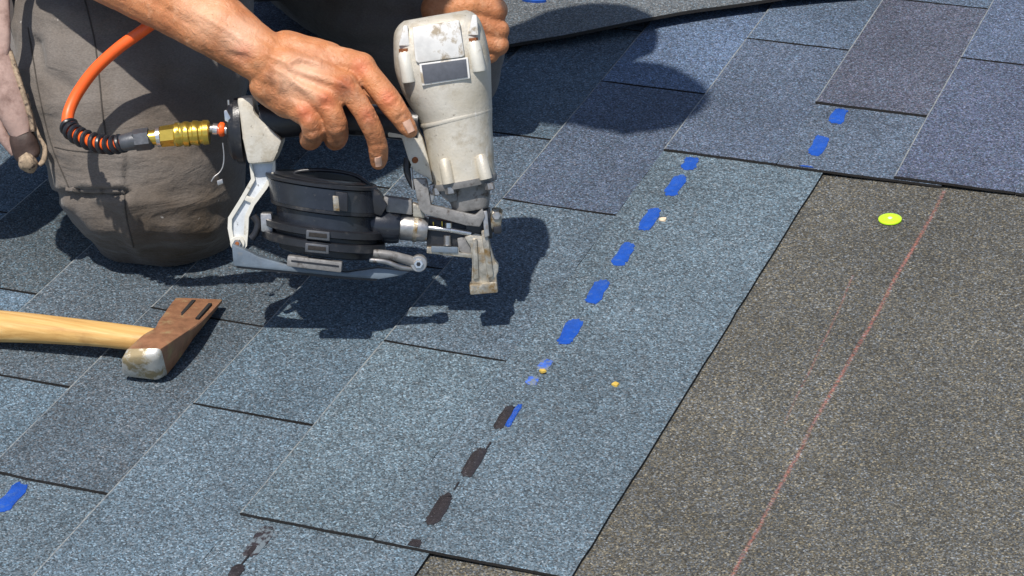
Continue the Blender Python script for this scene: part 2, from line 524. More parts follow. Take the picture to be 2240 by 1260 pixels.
SLOT = 0.0024
def tab_mesh(seed, bend=0.0):
    bm = bmesh.new()
    rnd = random.Random(seed)
    l0, l1 = rnd.uniform(0.0, 0.0009), rnd.uniform(0.0, 0.0009)
    def zf(x, y):
        e = max(0.0, 1.0 - x / (1.5 * IN))
        sag = bend * max(0.0, 1.0 - y / (6.0 * IN)) ** 1.5
        return slope_z(x / IN) + e * e * (l0 + (l1 - l0) * y / (12 * IN)) - sag
    sheet(bm, [0.0, 0.0017] + lin(0.75 * IN, 5.0 * IN, 5), lin(SLOT * rnd.uniform(0.6, 1.0), 12 * IN - SLOT * rnd.uniform(0.6, 1.0), 14), zf, T - 0.0004, seed * 1.7, (2, None, 1), True)
    bmesh.ops.recalc_face_normals(bm, faces=bm.faces)
    me = bpy.data.meshes.new('tab')
    bm.to_mesh(me)
    bm.free()
    for m in ('granule', 'asphalt', 'butt'):
        me.materials.append(MAT[m])
    return me

def head_mesh(bend=0.0):
    bm = bmesh.new()
    sheet(bm, lin(5.0 * IN, 12.0 * IN, 7), lin(0.0008, 36 * IN - 0.0008, 36), lambda x, y: slope_z(x / IN) - bend * max(0.0, 1.0 - y / (6.0 * IN)) ** 1.5, T - 0.0004, 2.2, (1, 1, 1))
    bmesh.ops.recalc_face_normals(bm, faces=bm.faces)
    me = bpy.data.meshes.new('shingle')
    bm.to_mesh(me)
    bm.free()
    for m in ('granule', 'asphalt', 'butt'):
        me.materials.append(MAT[m])
    return me

TABS = [tab_mesh(s) for s in range(6)]
HEAD = head_mesh()
TAB_SAG, HEAD_SAG = tab_mesh(9, T * 0.92), head_mesh(T * 0.92)

TONES = [(0.170, 0.215, 0.255), (0.150, 0.185, 0.220), (0.185, 0.230, 0.270), (0.140, 0.165, 0.195), (0.165, 0.200, 0.245), (0.150, 0.165, 0.205)]
SPECIAL = {  # (course, first inch of the tab) -> tone
    (0, 0): (0.185, 0.225, 0.255), (0, 12): (0.170, 0.205, 0.240), (0, 24): (0.145, 0.170, 0.220), (0, 36): (0.165, 0.205, 0.275),
    (5, 30): (0.150, 0.175, 0.225), (5, 42): (0.160, 0.195, 0.250), (10, 36): (0.150, 0.155, 0.195), (10, 48): (0.15, 0.18, 0.23),
    (15, 30): (0.145, 0.160, 0.215), (15, 42): (0.155, 0.180, 0.240), (-5, 6): (0.165, 0.205, 0.240), (-5, -6): (0.180, 0.220, 0.255),
    (-5, 18): (0.150, 0.180, 0.220), (-10, 0): (0.145, 0.170, 0.195), (-10, 12): (0.130, 0.150, 0.170), (-15, 6): (0.150, 0.175, 0.200),
    (-15, -6): (0.165, 0.207, 0.243), (-20, 0): (0.17, 0.215, 0.26), (-20, 12): (0.12, 0.14, 0.155), (-15, 18): (0.13, 0.15, 0.17)}
STARTS = {-45: (0, 72), -40: (-30, 78), -35: (-36, 72), -30: (-30, 78), -25: (-36, 72), -20: (-36, 72), -15: (-30, 78), -10: (0, 72),
          -5: (-30, 78), 0: (0, 72), 5: (30, 102), 10: (36, 108), 15: (30, 102), 20: (54, 90)}
# cut-outs of the courses alternate: 6 mod 12 on -5, -15, ...; 0 mod 12 on the others
OFFS = {-45: 6, -40: 0, -35: 6, -30: 0, -25: 6, -20: 0, -15: 6, -10: 0, -5: 6, 0: 0, 5: 6, 10: 0, 15: 6, 20: 0}
shingle_of = {}
rr = random.Random(3)
for course in sorted(STARTS):
    a, b = STARTS[course]
    off = OFFS[course]
    a = a - ((a - off) % 12)
    u0 = a
    while u0 < b:
        dv = rr.uniform(-0.03, 0.03)
        s = bpy.data.objects.new('shingle', HEAD_SAG if (course, u0) == (15, 30) else HEAD)
        COL.objects.link(s)
        s.parent = roof
        s.location = ((course + dv) * IN, u0 * IN, 0.0)
        tone0 = SPECIAL.get((course, u0), TONES[rr.randrange(6)])
        s.color = (tone0[0] * 0.6, tone0[1] * 0.66, tone0[2] * 0.72, 1)
        if course in (0, -5, -15):
            s.color = (0.112, 0.152, 0.182, 1)
        shingle_of[(course, u0)] = s
        for k in range(3):
            uu = u0 + 12 * k
            t = bpy.data.objects.new('tab', TAB_SAG if (course, uu) == (15, 30) else TABS[rr.randrange(6)])
            COL.objects.link(t)
            t.parent = s
            t.location = (0.0, 12 * k * IN, 0.0)
            tone = SPECIAL.get((course, uu), TONES[rr.randrange(6)])
            tn = [0.155 * (tone[0] / 0.155) ** 1.9, 0.190 * (tone[1] / 0.190) ** 1.9, 0.228 * (tone[2] / 0.228) ** 1.9]
            t.color = (tn[0] * 0.56, tn[1] * 0.64, tn[2] * 0.70, 1)
        u0 += 36

# sealant dashes printed along the hidden part of the shingles
def dash(parent, course, cx, cy, length, width, mat, seed, clip_lo=None, clip_hi=None, ring=False):
    rnd = random.Random(seed)
    pts = []
    n = 34
    for k in range(n):
        t = 2 * math.pi * k / n
        c, s_ = math.cos(t), math.sin(t)
        x = width / 2 * math.copysign(abs(c) ** 0.62, c) * (1 + rnd.uniform(-0.22, 0.16))
        y = length / 2 * math.copysign(abs(s_) ** 0.42, s_) * (1 + rnd.uniform(-0.11, 0.07))
        x += y * -0.06
        pts.append((cx + x, cy + y))
    if clip_hi is not None:
        pts = [(x, min(y, clip_hi)) for x, y in pts]
    if clip_lo is not None:
        pts = [(x, max(y, clip_lo)) for x, y in pts]
    bm = bmesh.new()
    def zt(x):
        return slope_z((x - course * IN) / IN) + T - 0.0004
    base = [Vector((x, y, zt(x) - 0.0003)) for x, y in pts]
    mid = [Vector((x, y, zt(x) + 0.0006)) for x, y in pts]
    tp = [Vector((cx + (x - cx) * 0.86, cy + (y - cy) * 0.93, zt(x) + 0.0011)) for x, y in pts]
    if ring:
        inn = [Vector((cx + (x - cx) * 0.5, cy + (y - cy) * 0.72, zt(x) + 0.0008)) for x, y in pts]
        inb = [Vector((cx + (x - cx) * 0.45, cy + (y - cy) * 0.68, zt(x) - 0.0003)) for x, y in pts]
        add_rings(bm, [base, mid, tp, inn, inb], False)
    else:
        add_rings(bm, [base, mid, tp], True)
    return build('sealant_dash', bm, mat, parent, True)

zs = slope_z(6.2) + T
def dash_px(key, px, py, mat, seed, length=0.040, width=0.0150, dx=0.0, **kw):
    p = roof_at(px, py, zs)
    return dash(shingle_of[key], key[0], p.x + dx, p.y, length, width, mat, seed, **kw)

for i, (x, y) in enumerate([(1478, 405), (1421, 479), (1364, 556), (1307, 638), (1246, 725)]):
    dash_px((0, 0), x, y, 'blue', 11 + i, 0.0495, 0.0155)
dash_px((0, 0), 1510, 357, 'blue', 31, 0.030, 0.0165, clip_hi=30 * IN - 0.001)
dash_px((0, 0), 1192, 797, 'patchy_blue', 41, 0.020, 0.013)
dash_px((0, 0), 1165, 832, 'patchy_blue', 42, 0.015, 0.011)
dash_px((0, 0), 1124, 908, 'blue', 43, 0.040, 0.0060)
dash_px((0, 0), 1103, 912, 'tar', 44, 0.041, 0.0105)
dash_px((0, 0), 1038, 1011, 'tar', 45, 0.047, 0.0130)
dash_px((0, 0), 960, 1114, 'tar', 46, 0.049, 0.0130)
dash_px((0, 0), 907, 1190, 'tar', 47, 0.014, 0.011, clip_lo=0.0016)
for i, (x, y, l) in enumerate([(1834, 254, 0.038), (1790, 318, 0.049), (1760, 371, 0.020)]):
    dash_px((5, 30), x, y, 'blue', 51 + i, l, 0.0160, clip_hi=36 * IN - 0.001, clip_lo=30 * IN + 0.0022)
dash_px((-15, -30), 24, 1087, 'blue', 61, 0.046, 0.0170, clip_hi=0.0)
dash_px((-5, -30), 566, 1184, 'smeared_tar', 62, 0.046, 0.0150)
dash_px((-5, -30), 551, 1204, 'tar', 64, 0.014, 0.0065)
dash_px((-5, -30), 517, 1250, 'tar', 63, 0.020, 0.011)
# thin drags of tar between the dashes
for k, (a, b) in enumerate([((1073, 968), (1062, 984)), ((1003, 1055), (994, 1070)), ((545, 1214), (524, 1240))]):
    pa, pb = roof_at(*a, zs), roof_at(*b, zs)
    bm = bmesh.new()
    add_tube(bm, [pa, pb], [0.0011, 0.0007], 6)
    build('tar_streak', bm, 'tar', shingle_of[(0, 0)] if k < 2 else shingle_of[(-5, -30)])

# chips of paint and wood lying on the shingles
def chip(px, py, mat, size, label, seed, z):
    p = roof_at(px, py, z)
    rnd = random.Random(seed)
    bm = bmesh.new()
    n = 9
    ring = [(math.cos(2 * math.pi * k / n) * size * rnd.uniform(0.6, 1.1), math.sin(2 * math.pi * k / n) * size * rnd.uniform(0.6, 1.1)) for k in range(n)]
    add_rings(bm, [[Vector((p.x + x, p.y + y, p.z)) for x, y in ring], [Vector((p.x + x * 0.9, p.y + y * 0.9, p.z + 0.0012 + 0.001 * rnd.random())) for x, y in ring]])
    o = build('chip', bm, mat, None, True, p)
    tag(o, label, 'chip')
chip(1347, 842, 'yellow_chip', 0.0042, 'small ochre chip lying alone on the broad grey shingle', 1, slope_z(9.4) + T - 0.0004)
chip(1187, 812, 'yellow_chip', 0.0038, 'small ochre chip stuck on the torn blue sealant dash', 2, zs + 0.001)
chip(1451, 481, 'pale_chip', 0.0046, 'small pale wood chip beside a bright blue sealant dash', 3, slope_z(7.0) + T - 0.0004)

# cap nail
p = roof_at(1947, 482, 0.0)
root = empty('cap_nail', p)
tag(root, 'round lime yellow plastic cap nail in the brown sheet', 'nail')
bm = bmesh.new()
prof = [(0.0005, 0.0002), (0.0112, 0.0002), (0.0120, 0.0010), (0.0118, 0.0021), (0.0105, 0.0029), (0.0070, 0.0031), (0.0045, 0.0026), (0.0020, 0.0025)]
add_rings(bm, [[p + Vector((math.cos(t) * r, math.sin(t) * r, z)) for t in [2 * math.pi * k / 32 for k in range(32)]] for r, z in prof])
build('plastic_cap', bm, 'lime', root)
bm = bmesh.new()
add_rings(bm, [[p + Vector((math.cos(t) * r, math.sin(t) * r, z)) for t in [2 * math.pi * k / 16 for k in range(16)]] for r, z in ((0.0022, 0.0022), (0.0024, 0.0030), (0.0019, 0.0034), (0.0004, 0.0035))])
build('nail_head', bm, 'white_metal', root)

# loose strip with a bowed edge at the back
edge_px = [(820, 205), (960, 160), (1112, 122), (1260, 98), (1400, 74), (1530, 48), (1640, 30), (1770, 13), (1910, -2), (2060, -22)]
e3 = smooth_path([roof_at(x, y, slope_z(2) + T) for x, y in edge_px], 5)
bm = bmesh.new()
back = Vector((-0.10, 1.0, 0)).normalized()
rows = []
for i, q in enumerate(e3):
    t = i / (len(e3) - 1)
    lift = 0.004 + 0.004 * math.sin(math.pi * t) + 0.0015 * math.sin(t * 17)
    row = []
    for k in range(7):
        f = k / 6
        w = Vector((q.x, q.y, slope_z(1.0) + T + 0.001)) + back * (0.36 * f)
        w.z += lift * (1 - f) ** 2 + 0.003
        row.append(w)
    rows.append(row)
th = Vector((0, 0, 0.0042))
tv = [[bm.verts.new(w + th) for w in r] for r in rows]
bv = [[bm.verts.new(w) for w in r] for r in rows]
n, k_ = len(rows), 7
for i in range(n - 1):
    for k in range(k_ - 1):
        bm.faces.new((tv[i][k], tv[i + 1][k], tv[i + 1][k + 1], tv[i][k + 1]))
        bm.faces.new((bv[i][k], bv[i][k + 1], bv[i + 1][k + 1], bv[i + 1][k])).material_index = 1
    bm.faces.new((tv[i][0], bv[i][0], bv[i + 1][0], tv[i + 1][0])).material_index = 1
    bm.faces.new((tv[i][-1], tv[i + 1][-1], bv[i + 1][-1], bv[i][-1])).material_index = 1
for k in range(k_ - 1):
    bm.faces.new((tv[0][k], tv[0][k + 1], bv[0][k + 1], bv[0][k])).material_index = 1
    bm.faces.new((tv[-1][k], bv[-1][k], bv[-1][k + 1], tv[-1][k + 1])).material_index = 1
strip = build('roofing_strip', bm, ['granule', 'asphalt'], None, True, e3[0])
strip.color = (0.120, 0.125, 0.125, 1)
tag(strip, 'loose grey roofing strip with a bowed edge lying behind the laid shingles', 'roofing')
p = roof_at(1168, -2, 0.024)
bm = bmesh.new()
for q in [p]:
    ring = [(math.cos(2 * math.pi * k / 20) * 0.016, math.sin(2 * math.pi * k / 20) * 0.006) for k in range(20)]
    zt = 0.0
    for w in (rows[len(rows) // 3][2],):
        zt = w.z + 0.0042
    add_rings(bm, [[Vector((q.x + x, q.y + y, zt - 0.001)) for x, y in ring], [Vector((q.x + x, q.y + y, zt + 0.0022)) for x, y in ring]])
build('sealant_dash', bm, 'blue', strip)

# =================================================================== HAMMER
hz0 = slope_z(3) + T                            # what it lies on
hroot = empty('shingling_hammer', roof_at(320, 822, hz0))
tag(hroot, 'rusty shingling hammer with a wooden handle lying flat on the roof', 'hammer')
def H(px, py, h):
    return roof_at(px, py, hz0 + h)

def hammer():
    # stations from the striking face towards the blade: left top, right top, right bottom, left bottom
    # each corner measured in the picture, with its height above the shingles
    st = [
        (H(266, 779, .034), H(350, 770, .038), H(357, 830, .003), H(268, 820, .006)),
        (H(276, 763, .037), H(352, 762, .041), H(367, 823, .001), H(277, 812, .004)),
        (H(312, 731, .038), H(374, 748, .039), H(386, 800, .002), H(312, 765, .010)),
        (H(338, 716, .036), H(397, 733, .035), H(404, 774, .004), H(338, 745, .014)),
        (H(347, 700, .032), H(419, 719, .030), H(422, 745, .006), H(347, 726, .014)),
        (H(358, 686, .027), H(440, 703, .024), H(441, 720, .007), H(358, 704, .013)),
        (H(374, 664, .020), H(463, 680, .018), H(463, 691, .007), H(374, 677, .010)),
        (H(385, 651, .016), H(486, 655, .013), H(486, 662, .007), H(385, 659, .010)),
    ]
    body = bmesh.new()
    rings = []
    for (a, b, c, d) in st[1:]:
        ring = []
        loop = [a, b, c, d]
        # chamfered corners
        for i in range(4):
            p0, p1, p2 = loop[i - 1], loop[i], loop[(i + 1) % 4]
            ring.append(p1.lerp(p0, 0.10))
            ring.append(p1.lerp(p1.lerp(p0, 0.03).lerp(p2, 0.03), 1.0))
            ring.append(p1.lerp(p2, 0.10))
        rings.append(ring)
    # densify between stations for a smooth sweep
    dense = []
    n = len(rings[0])
    cols = [smooth_path([r[k] for r in rings], 4) for k in range(n)]
    for i in range(len(cols[0])):
        dense.append([cols[k][i] for k in range(n)])
    add_rings(body, dense)
    o = build('head', body, 'hammer_head', hroot, True, angle=35)
    # striking face: bevelled plate
    face = bmesh.new()
    a, b, c, d = st[0]
    A, B, C_, D_ = st[1]
    def ringof(l, f):
        out = []
        for i in range(4):
            p0, p1, p2 = l[i - 1], l[i], l[(i + 1) % 4]
            out += [p1.lerp(p0, f), p1.lerp(p0, f * 0.3).lerp(p2, f * 0.3), p1.lerp(p2, f)]
        return out
    fr = ringof([a, b, c, d], 0.16)
    cen = sum(fr, Vector()) / len(fr)
    nrm = (b - a).cross(d - a).normalized()
    if nrm.dot(AX_F) > 0:
        nrm = -nrm
    add_rings(face, [ringof([A, B, C_, D_], 0.10), fr, [p.lerp(cen, 0.10) + nrm * 0.0025 for p in fr], [p.lerp(cen, 0.6) + nrm * 0.0036 for p in fr]])
    build('striking_face', face, 'hammer_face', hroot, True, angle=50)
    # nail slots: dark slits with a little depth, set into the blade
    for (q0, q1, w) in (((424, 657), (387, 700), 4.5), ((460, 664), (431, 697), 4.0)):
        sl = bmesh.new()
        def onb(px, py):
            t = (py - 651) / 50.0
            return H(px, py, 0.0150 + 0.0110 * t)
        p0, p1 = onb(*q0), onb(*q1)
        dr = (p1 - p0).normalized()
        sd = dr.cross(Vector((0, 0, 1))).normalized() * (w * 0.00042)
        up = Vector((0, 0, 0.0012))
        pts = [p0 + sd, p0 - sd, p1 - sd, p1 + sd]
        add_rings(sl, [[p - up * 6 for p in pts], [p + up * 0.6 for p in pts]])
        s = build('nail_slot', sl, 'asphalt', hroot, False)
    # handle
    hd = bmesh.new()
    path = [(336, 742, .022, 23), (300, 740, .022, 26), (220, 731, .0225, 27), (120, 722, .022, 30), (40, 716, .021, 33), (-60, 711, .020, 36), (-190, 706, .020, 37), (-320, 700, .0205, 34), (-400, 697, .020, 36), (-440, 696, .020, 25)]
    cs = smooth_path([H(x, y, h) for x, y, h, r in path], 5)
    rs = smooth_path([Vector((r, 0, 0)) for *_, r in path], 5)
    rings = []
    for i, c in enumerate(cs):
        dr = (cs[min(i + 1, len(cs) - 1)] - cs[max(i - 1, 0)]).normalized()
        sd = dr.cross(Vector((0, 0, 1))).normalized()
        up = sd.cross(dr).normalized()
        r = rs[i].x * 0.00043
        ring = []
        for k in range(24):
            t = 2 * math.pi * k / 24
            cc, ss = math.cos(t), math.sin(t)
            ring.append(c + sd * (math.copysign(abs(cc) ** 0.8, cc) * r * 1.15) + up * (math.copysign(abs(ss) ** 0.8, ss) * r * 0.92))
        rings.append(ring)
    add_rings(hd, rings)
    build('handle', hd, 'wood', hroot, True)
hammer()

# =================================================================== NAIL GUN
GS = 2.42 / FOC                                  # metres per picture pixel at the gun
ALPHA = math.radians(7.0)
G_N = (AX_F * -math.cos(ALPHA) + AX_D * math.sin(ALPHA)).normalized()      # side of the gun that looks at us
G_O = W(1060, 640, 2.445)
def G(px, py, dz=0.0):
    d = ray(px, py)
    t = (G_O - CAM_LOC).dot(G_N) / d.dot(G_N)
    return CAM_LOC + d * t + G_N * (dz * GS)

gun = empty('nail_gun', G(1060, 640))
tag(gun, 'worn cream coil roofing nail gun with black magazine drum, held by its handle', 'nail gun')

def superring(cx, cy, ax, ay, hw, hd, n, dz=0.0, seg=32):
    out = []
    for k in range(seg):
        t = 2 * math.pi * k / seg
        c, s = math.cos(t), math.sin(t)
        e = 2.0 / n
        a = math.copysign(abs(c) ** e, c) * hw
        b = math.copysign(abs(s) ** e, s) * hd
        out.append(G(cx + ax * a, cy + ay * a, dz + b))
    return out

def g_loft(name, secs, mat, parent=None, seg=32, dens=4, angle=40):
    """secs: (cx, cy, half width, half depth, exponent[, dz]); sections square to the line of centres"""
    bm = bmesh.new()
    vals = [Vector((s[0], s[1], s[2])) for s in secs]
    val2 = [Vector((s[3], s[4], s[5] if len(s) > 5 else 0.0)) for s in secs]
    if dens > 1:
        vals, val2 = smooth_path(vals, dens), smooth_path(val2, dens)
    d = Vector((secs[-1][0] - secs[0][0], secs[-1][1] - secs[0][1])).normalized()
    ax, ay = -d.y, d.x
    if ax < 0:
        ax, ay = -ax, -ay
    add_rings(bm, [superring(a.x, a.y, ax, ay, max(a.z, 0.4), max(b.x, 0.4), max(b.y, 1.6), b.z, seg) for a, b in zip(vals, val2)])
    return build(name, bm, mat, parent or gun, True, angle=angle)

def g_slab(name, poly, z0, z1, mat, parent=None, bevel=2.0, smooth=True):
    bm = bmesh.new()
    a = [bm.verts.new(G(x, y, z0)) for x, y in poly]
    b = [bm.verts.new(G(x, y, z1)) for x, y in poly]
    n = len(poly)
    bm.faces.new(a)
    bm.faces.new(list(reversed(b)))
    for i in range(n):
        j = (i + 1) % n
        bm.faces.new((a[i], b[i], b[j], a[j]))
    bmesh.ops.recalc_face_normals(bm, faces=bm.faces)
    if bevel:
        bmesh.ops.bevel(bm, geom=list(bm.edges), offset=bevel * GS, segments=2, profile=0.6, affect='EDGES', clamp_overlap=True)
    return build(name, bm, mat, parent or gun, smooth, angle=30)

def g_tube(name, pts, r, mat, parent=None, seg=14, sm=0):
    bm = bmesh.new()
    w = [G(*p) for p in pts]
    if sm:
        w = smooth_path(w, sm)
        if not isinstance(r, (int, float)):
            r = [v.x for v in smooth_path([Vector((q, 0, 0)) for q in r], sm)]
    rr_ = r * GS if isinstance(r, (int, float)) else [q * GS for q in r]
    add_tube(bm, w, rr_, seg)
    return build(name, bm, mat, parent or gun, True)

def g_disc(name, cx, cy, z0, z1, r, mat, parent=None, seg=20, rim=1.5):
    """short cylinder facing us"""
    bm = bmesh.new()
    def ring(rad, z):
        return [G(cx + math.cos(2 * math.pi * k / seg) * rad, cy + math.sin(2 * math.pi * k / seg) * rad, z) for k in range(seg)]
    add_rings(bm, [ring(r, z0), ring(r, z1 - rim), ring(r - rim, z1)])
    return build(name, bm, mat, parent or gun, True, angle=35)

# --- housing
housing = g_loft('housing', [
    (952, 34, 70, 50, 3.0), (953.5, 43, 84, 66, 3.2), (956, 60, 95, 78, 3.6), (962, 95, 101.5, 84, 4.0), (967, 130, 104, 86, 4.0), (972, 155, 103, 86, 3.6),
    (979, 190, 97, 84, 3.0), (988, 222, 89, 80, 2.5), (998, 256, 80, 75, 2.2), (1003, 290, 75, 72, 2.1), (1008, 330, 72.5, 70, 2.1), (1013, 380, 70.5, 69, 2.1), (1014, 392, 70.5, 69, 2.1)],
    'cream', seg=56, dens=4)
# cap seam
g_loft('cap_flange', [(962.5, 97, 105, 88, 4.0), (963.5, 102, 106, 89, 4.0), (964.5, 107, 105, 88, 4.0)][:0] or [(997, 252, 81.0, 75.6, 2.2), (998, 256, 81.5, 76.2, 2.2), (999, 260, 80.4, 75.2, 2.2)], 'cream', dens=2, seg=48)
# raised panel, side posts and label on the cap
g_slab('cap_panel', [(905, 58), (1006, 42), (1018, 118), (1012, 122), (918, 135), (912, 130)], 70, 93, 'silver_panel', bevel=4)
g_slab('name_plate', [(925, 139), (1021, 126), (1025, 165), (931, 179)], 70, 92.5, 'tag', bevel=1.0)
g_slab('plate_frame', [(920, 136), (1025, 122), (1030, 168), (926, 184)], 70, 90, 'silver_panel', bevel=2.0)
for (x0, y0, x1, y1) in ((888, 116, 897, 176), (1037, 93, 1049, 152)):
    g_tube('bolt_post', [(x0, y0, 74), (x0 + (x1 - x0) * .05, y0 + 3, 76), (x1, y1 - 2, 76), (x1 + .4, y1 + 1, 76)], [13, 15, 15.5, 14.5], 'white_metal', seg=18)
    g_tube('rusty_bolt', [(x0 - 1.5, y0 - 12, 76), (x0 - .5, y0 - 2, 76)], 11, 'rust', seg=6)
    g_slab('bolt_channel', [(x0 - 13, y0 - 18), (x0 - 2, y0 - 62), (x0 + 7, y0 - 62), (x0 + 11, y0 - 18)], 66, 81, 'silver_panel', bevel=3)
for (x0, y0, x1, y1) in ((974, 347, 983, 396), (1053, 338, 1064, 386)):
    g_tube('bolt_post', [(x0, y0, 62), (x0 + .6, y0 + 3, 64), (x1, y1, 64)], [11, 13.5, 14], 'cream', seg=18)
# --- lower flange, bolts and steel neck
g_loft('base_flange', [(1013.5, 391, 73, 72, 2.3), (1014.5, 397, 74, 72, 2.3), (1016, 405, 72, 70, 2.3)], 'grey_cast', dens=1, seg=40)
for (x, y, r, z) in ((985, 404, 12, 58), (1071, 395, 11, 58), (955, 408, 9, 40)):
    g_tube('flange_bolt', [(x, y, z), (x + 2, y + 14, z), (x + 2.3, y + 16, z)], [r, r, r * 0.7], 'steel', seg=6)
g_loft('neck', [(1022, 400, 50, 48, 2.2), (1027, 425, 46, 44, 2.6), (1030, 452, 41, 40, 3.0), (1031, 458, 38, 37, 3.0)], 'grey_cast', dens=2, angle=50)
g_slab('neck_lug', [(958, 402), (1000, 398), (1002, 436), (985, 440), (968, 428)], 10, 42, 'grey_cast', bevel=4)
g_slab('guard_fin', [(941, 402), (952, 400), (953, 425), (946, 443), (940, 436)], 10, 34, 'steel', bevel=2)
# --- trigger plate and trigger
plate = g_slab('trigger_plate', [(846, 262), (905, 262), (925, 300), (938, 345), (949, 401), (938, 388), (906, 370), (894, 345), (880, 300), (850, 298)], -32, 32, 'cream', bevel=6)
g_disc('rivet', 909, 348, 30, 35, 7, 'rust', seg=14)
g_tube('trigger', [(893, 345, 12), (891, 372, 14), (898, 395, 14), (906, 414, 12)], [9, 8, 6, 3.5], 'black', sm=4)
g_tube('trigger_rod', [(900, 366, 20), (905, 414, 20)], 2.6, 'steel')
# --- nose: bracket, driver guide and foot
g_slab('nose_bracket', [(905, 388), (935, 388), (944, 444), (1004, 458), (1040, 466), (1056, 452), (1062, 470), (1050, 492), (1020, 489), (930, 464), (918, 452)], 18, 46, 'grey_cast', bevel=3)
g_slab('nose_back', [(1018, 455), (1072, 455), (1078, 520), (1040, 524), (1020, 520)], -34, 18, 'black', bevel=4)
nose = g_slab('nose', [(1016, 516), (1040, 508), (1068, 512), (1074, 540), (1082, 566), (1091, 578), (1090, 592), (1086, 600), (1088, 622), (1031, 626), (1033, 574), (1030, 540)], -18, 24, 'nose', bevel=3)
g_slab('nose_rib', [(1052, 500), (1066, 500), (1080, 600), (1068, 606)], 20, 34, 'nose', bevel=3)
g_slab('nose_rib', [(1034, 520), (1044, 518), (1048, 606), (1036, 608)], 20, 31, 'nose', bevel=3)
g_slab('nose_rib', [(1056, 458), (1066, 457), (1071, 512), (1060, 516)], 34, 42, 'steel', bevel=2)
g_slab('foot', [(1027, 618), (1087, 611), (1090, 636), (1029, 641)], -22, 36, 'nose', bevel=4)
g_loft('depth_knob', [(1073, 480, 24, 16, 2.2), (1076, 480, 27, 20, 2.2), (1092, 482, 27, 20, 2.2), (1097, 483, 23, 16, 2.2)], 'nose', dens=1, seg=14)
g_disc('knob_screw', 1086, 470, 14, 26, 10, 'steel', seg=6)
g_slab('knob_clip', [(1078, 494), (1097, 492), (1097, 509), (1080, 510)], -10, 22, 'black', bevel=3)
# --- feeder
g_loft('feed_cylinder', [(796, 488, 36, 36, 2.0), (812, 490, 39, 39, 2.0), (868, 495, 38, 38, 2.0), (876, 496, 33, 33, 2.0)], 'drum', dens=2)
g_loft('feed_collar', [(873, 495, 27, 30, 2.0), (878, 495, 30, 32, 2.0), (928, 500, 29, 31, 2.0), (936, 501, 26, 28, 2.0)], 'steel', dens=1)
g_loft('rust_ring', [(905, 498, 31, 33, 2.0), (914, 499, 31, 33, 2.0)], 'nose', dens=1)
g_slab('feed_block', [(840, 428), (902, 436), (903, 468), (846, 462)], -26, 26, 'grey_cast', bevel=4)
g_slab('feed_cheek', [(903, 442), (924, 450), (930, 476), (904, 472)], -24, 22, 'nose', bevel=3)
g_slab('feed_door', [(932, 474), (1030, 492), (1034, 556), (934, 545)], -30, 6, 'black', bevel=3)
g_tube('feed_rod', [(936, 496, 16), (985, 501, 17), (986, 501, 17), (1031, 509, 17)], [5.5, 5.5, 6.5, 6.5], 'bright_steel')
g_tube('feed_screw', [(982, 486, 14), (982, 497, 14)], [9, 9], 'bright_steel', seg=10)
g_tube('feed_screw', [(979, 514, 14), (979, 534, 14), (979, 535, 14)], [8, 8, 10], 'steel', seg=10)
g_tube('feed_pin', [(948, 484, 12), (949, 498, 12)], 1.6, 'brass')
g_tube('feed_pin', [(967, 483, 12), (968, 499, 12)], 1.6, 'brass')
g_slab('feed_floor', [(934, 538), (1004, 540), (1005, 550), (1036, 554), (1036, 563), (934, 552)], -20, 20, 'nose', bevel=2)
g_slab('feed_latch', [(944, 536), (1002, 538), (1002, 551), (944, 549)], 16, 25, 'alu', bevel=2)
g_slab('nose_web', [(1000, 520), (1030, 512), (1034, 562), (1004, 548)], -10, 14, 'grey_cast', bevel=3)

# --- magazine: stacked drums on the axis of the coil
def drum(name, cx, cy, h0, h1, r, mat, bev=4.0, parent=None):
    dx, dy = 0.125, 0.992
    a = (cx + dx * h0, cy + dy * h0)
    b = (cx + dx * h1, cy + dy * h1)
    bm = bmesh.new()
    rings = []
    for (p, f) in ((0.0, r - bev * 2.5), (0.0, r - bev), (bev / (h1 - h0) * 0.6, r), (1 - bev / (h1 - h0) * 0.6, r), (1.0, r - bev), (1.0, r - bev * 2)):
        x, y = a[0] + (b[0] - a[0]) * p, a[1] + (b[1] - a[1]) * p
        rings.append(superring(x, y, 0.992, -0.125 * -1 if False else 0.125, f, f, 2.0, 0.0, 56))
    add_rings(bm, rings)
    return build(name, bm, mat, parent or gun, True, angle=35)
DX = 704
lid = drum('magazine_lid', DX, 400, 0, 50, 119, 'drum', 3.0)
drum('lid_rim', DX - 1, 391, 0, 9, 123, 'black', 2.0)
drum('lid_rim', DX + 6, 447, 0, 10, 119, 'black', 2.5)
drum('magazine_drum', DX + 7, 457, 0, 38, 108, 'drum', 3.0)
drum('drum_rim', DX + 4, 489, 0, 17, 133, 'black', 3.0)
drum('magazine_base', DX + 6, 505, 0, 12, 117, 'black', 2.0)
drum('drum_rim', DX + 4, 515, 0, 19, 136, 'black', 3.0)
drum('magazine_foot', DX + 8, 533, 0, 20, 104, 'black', 5.0)
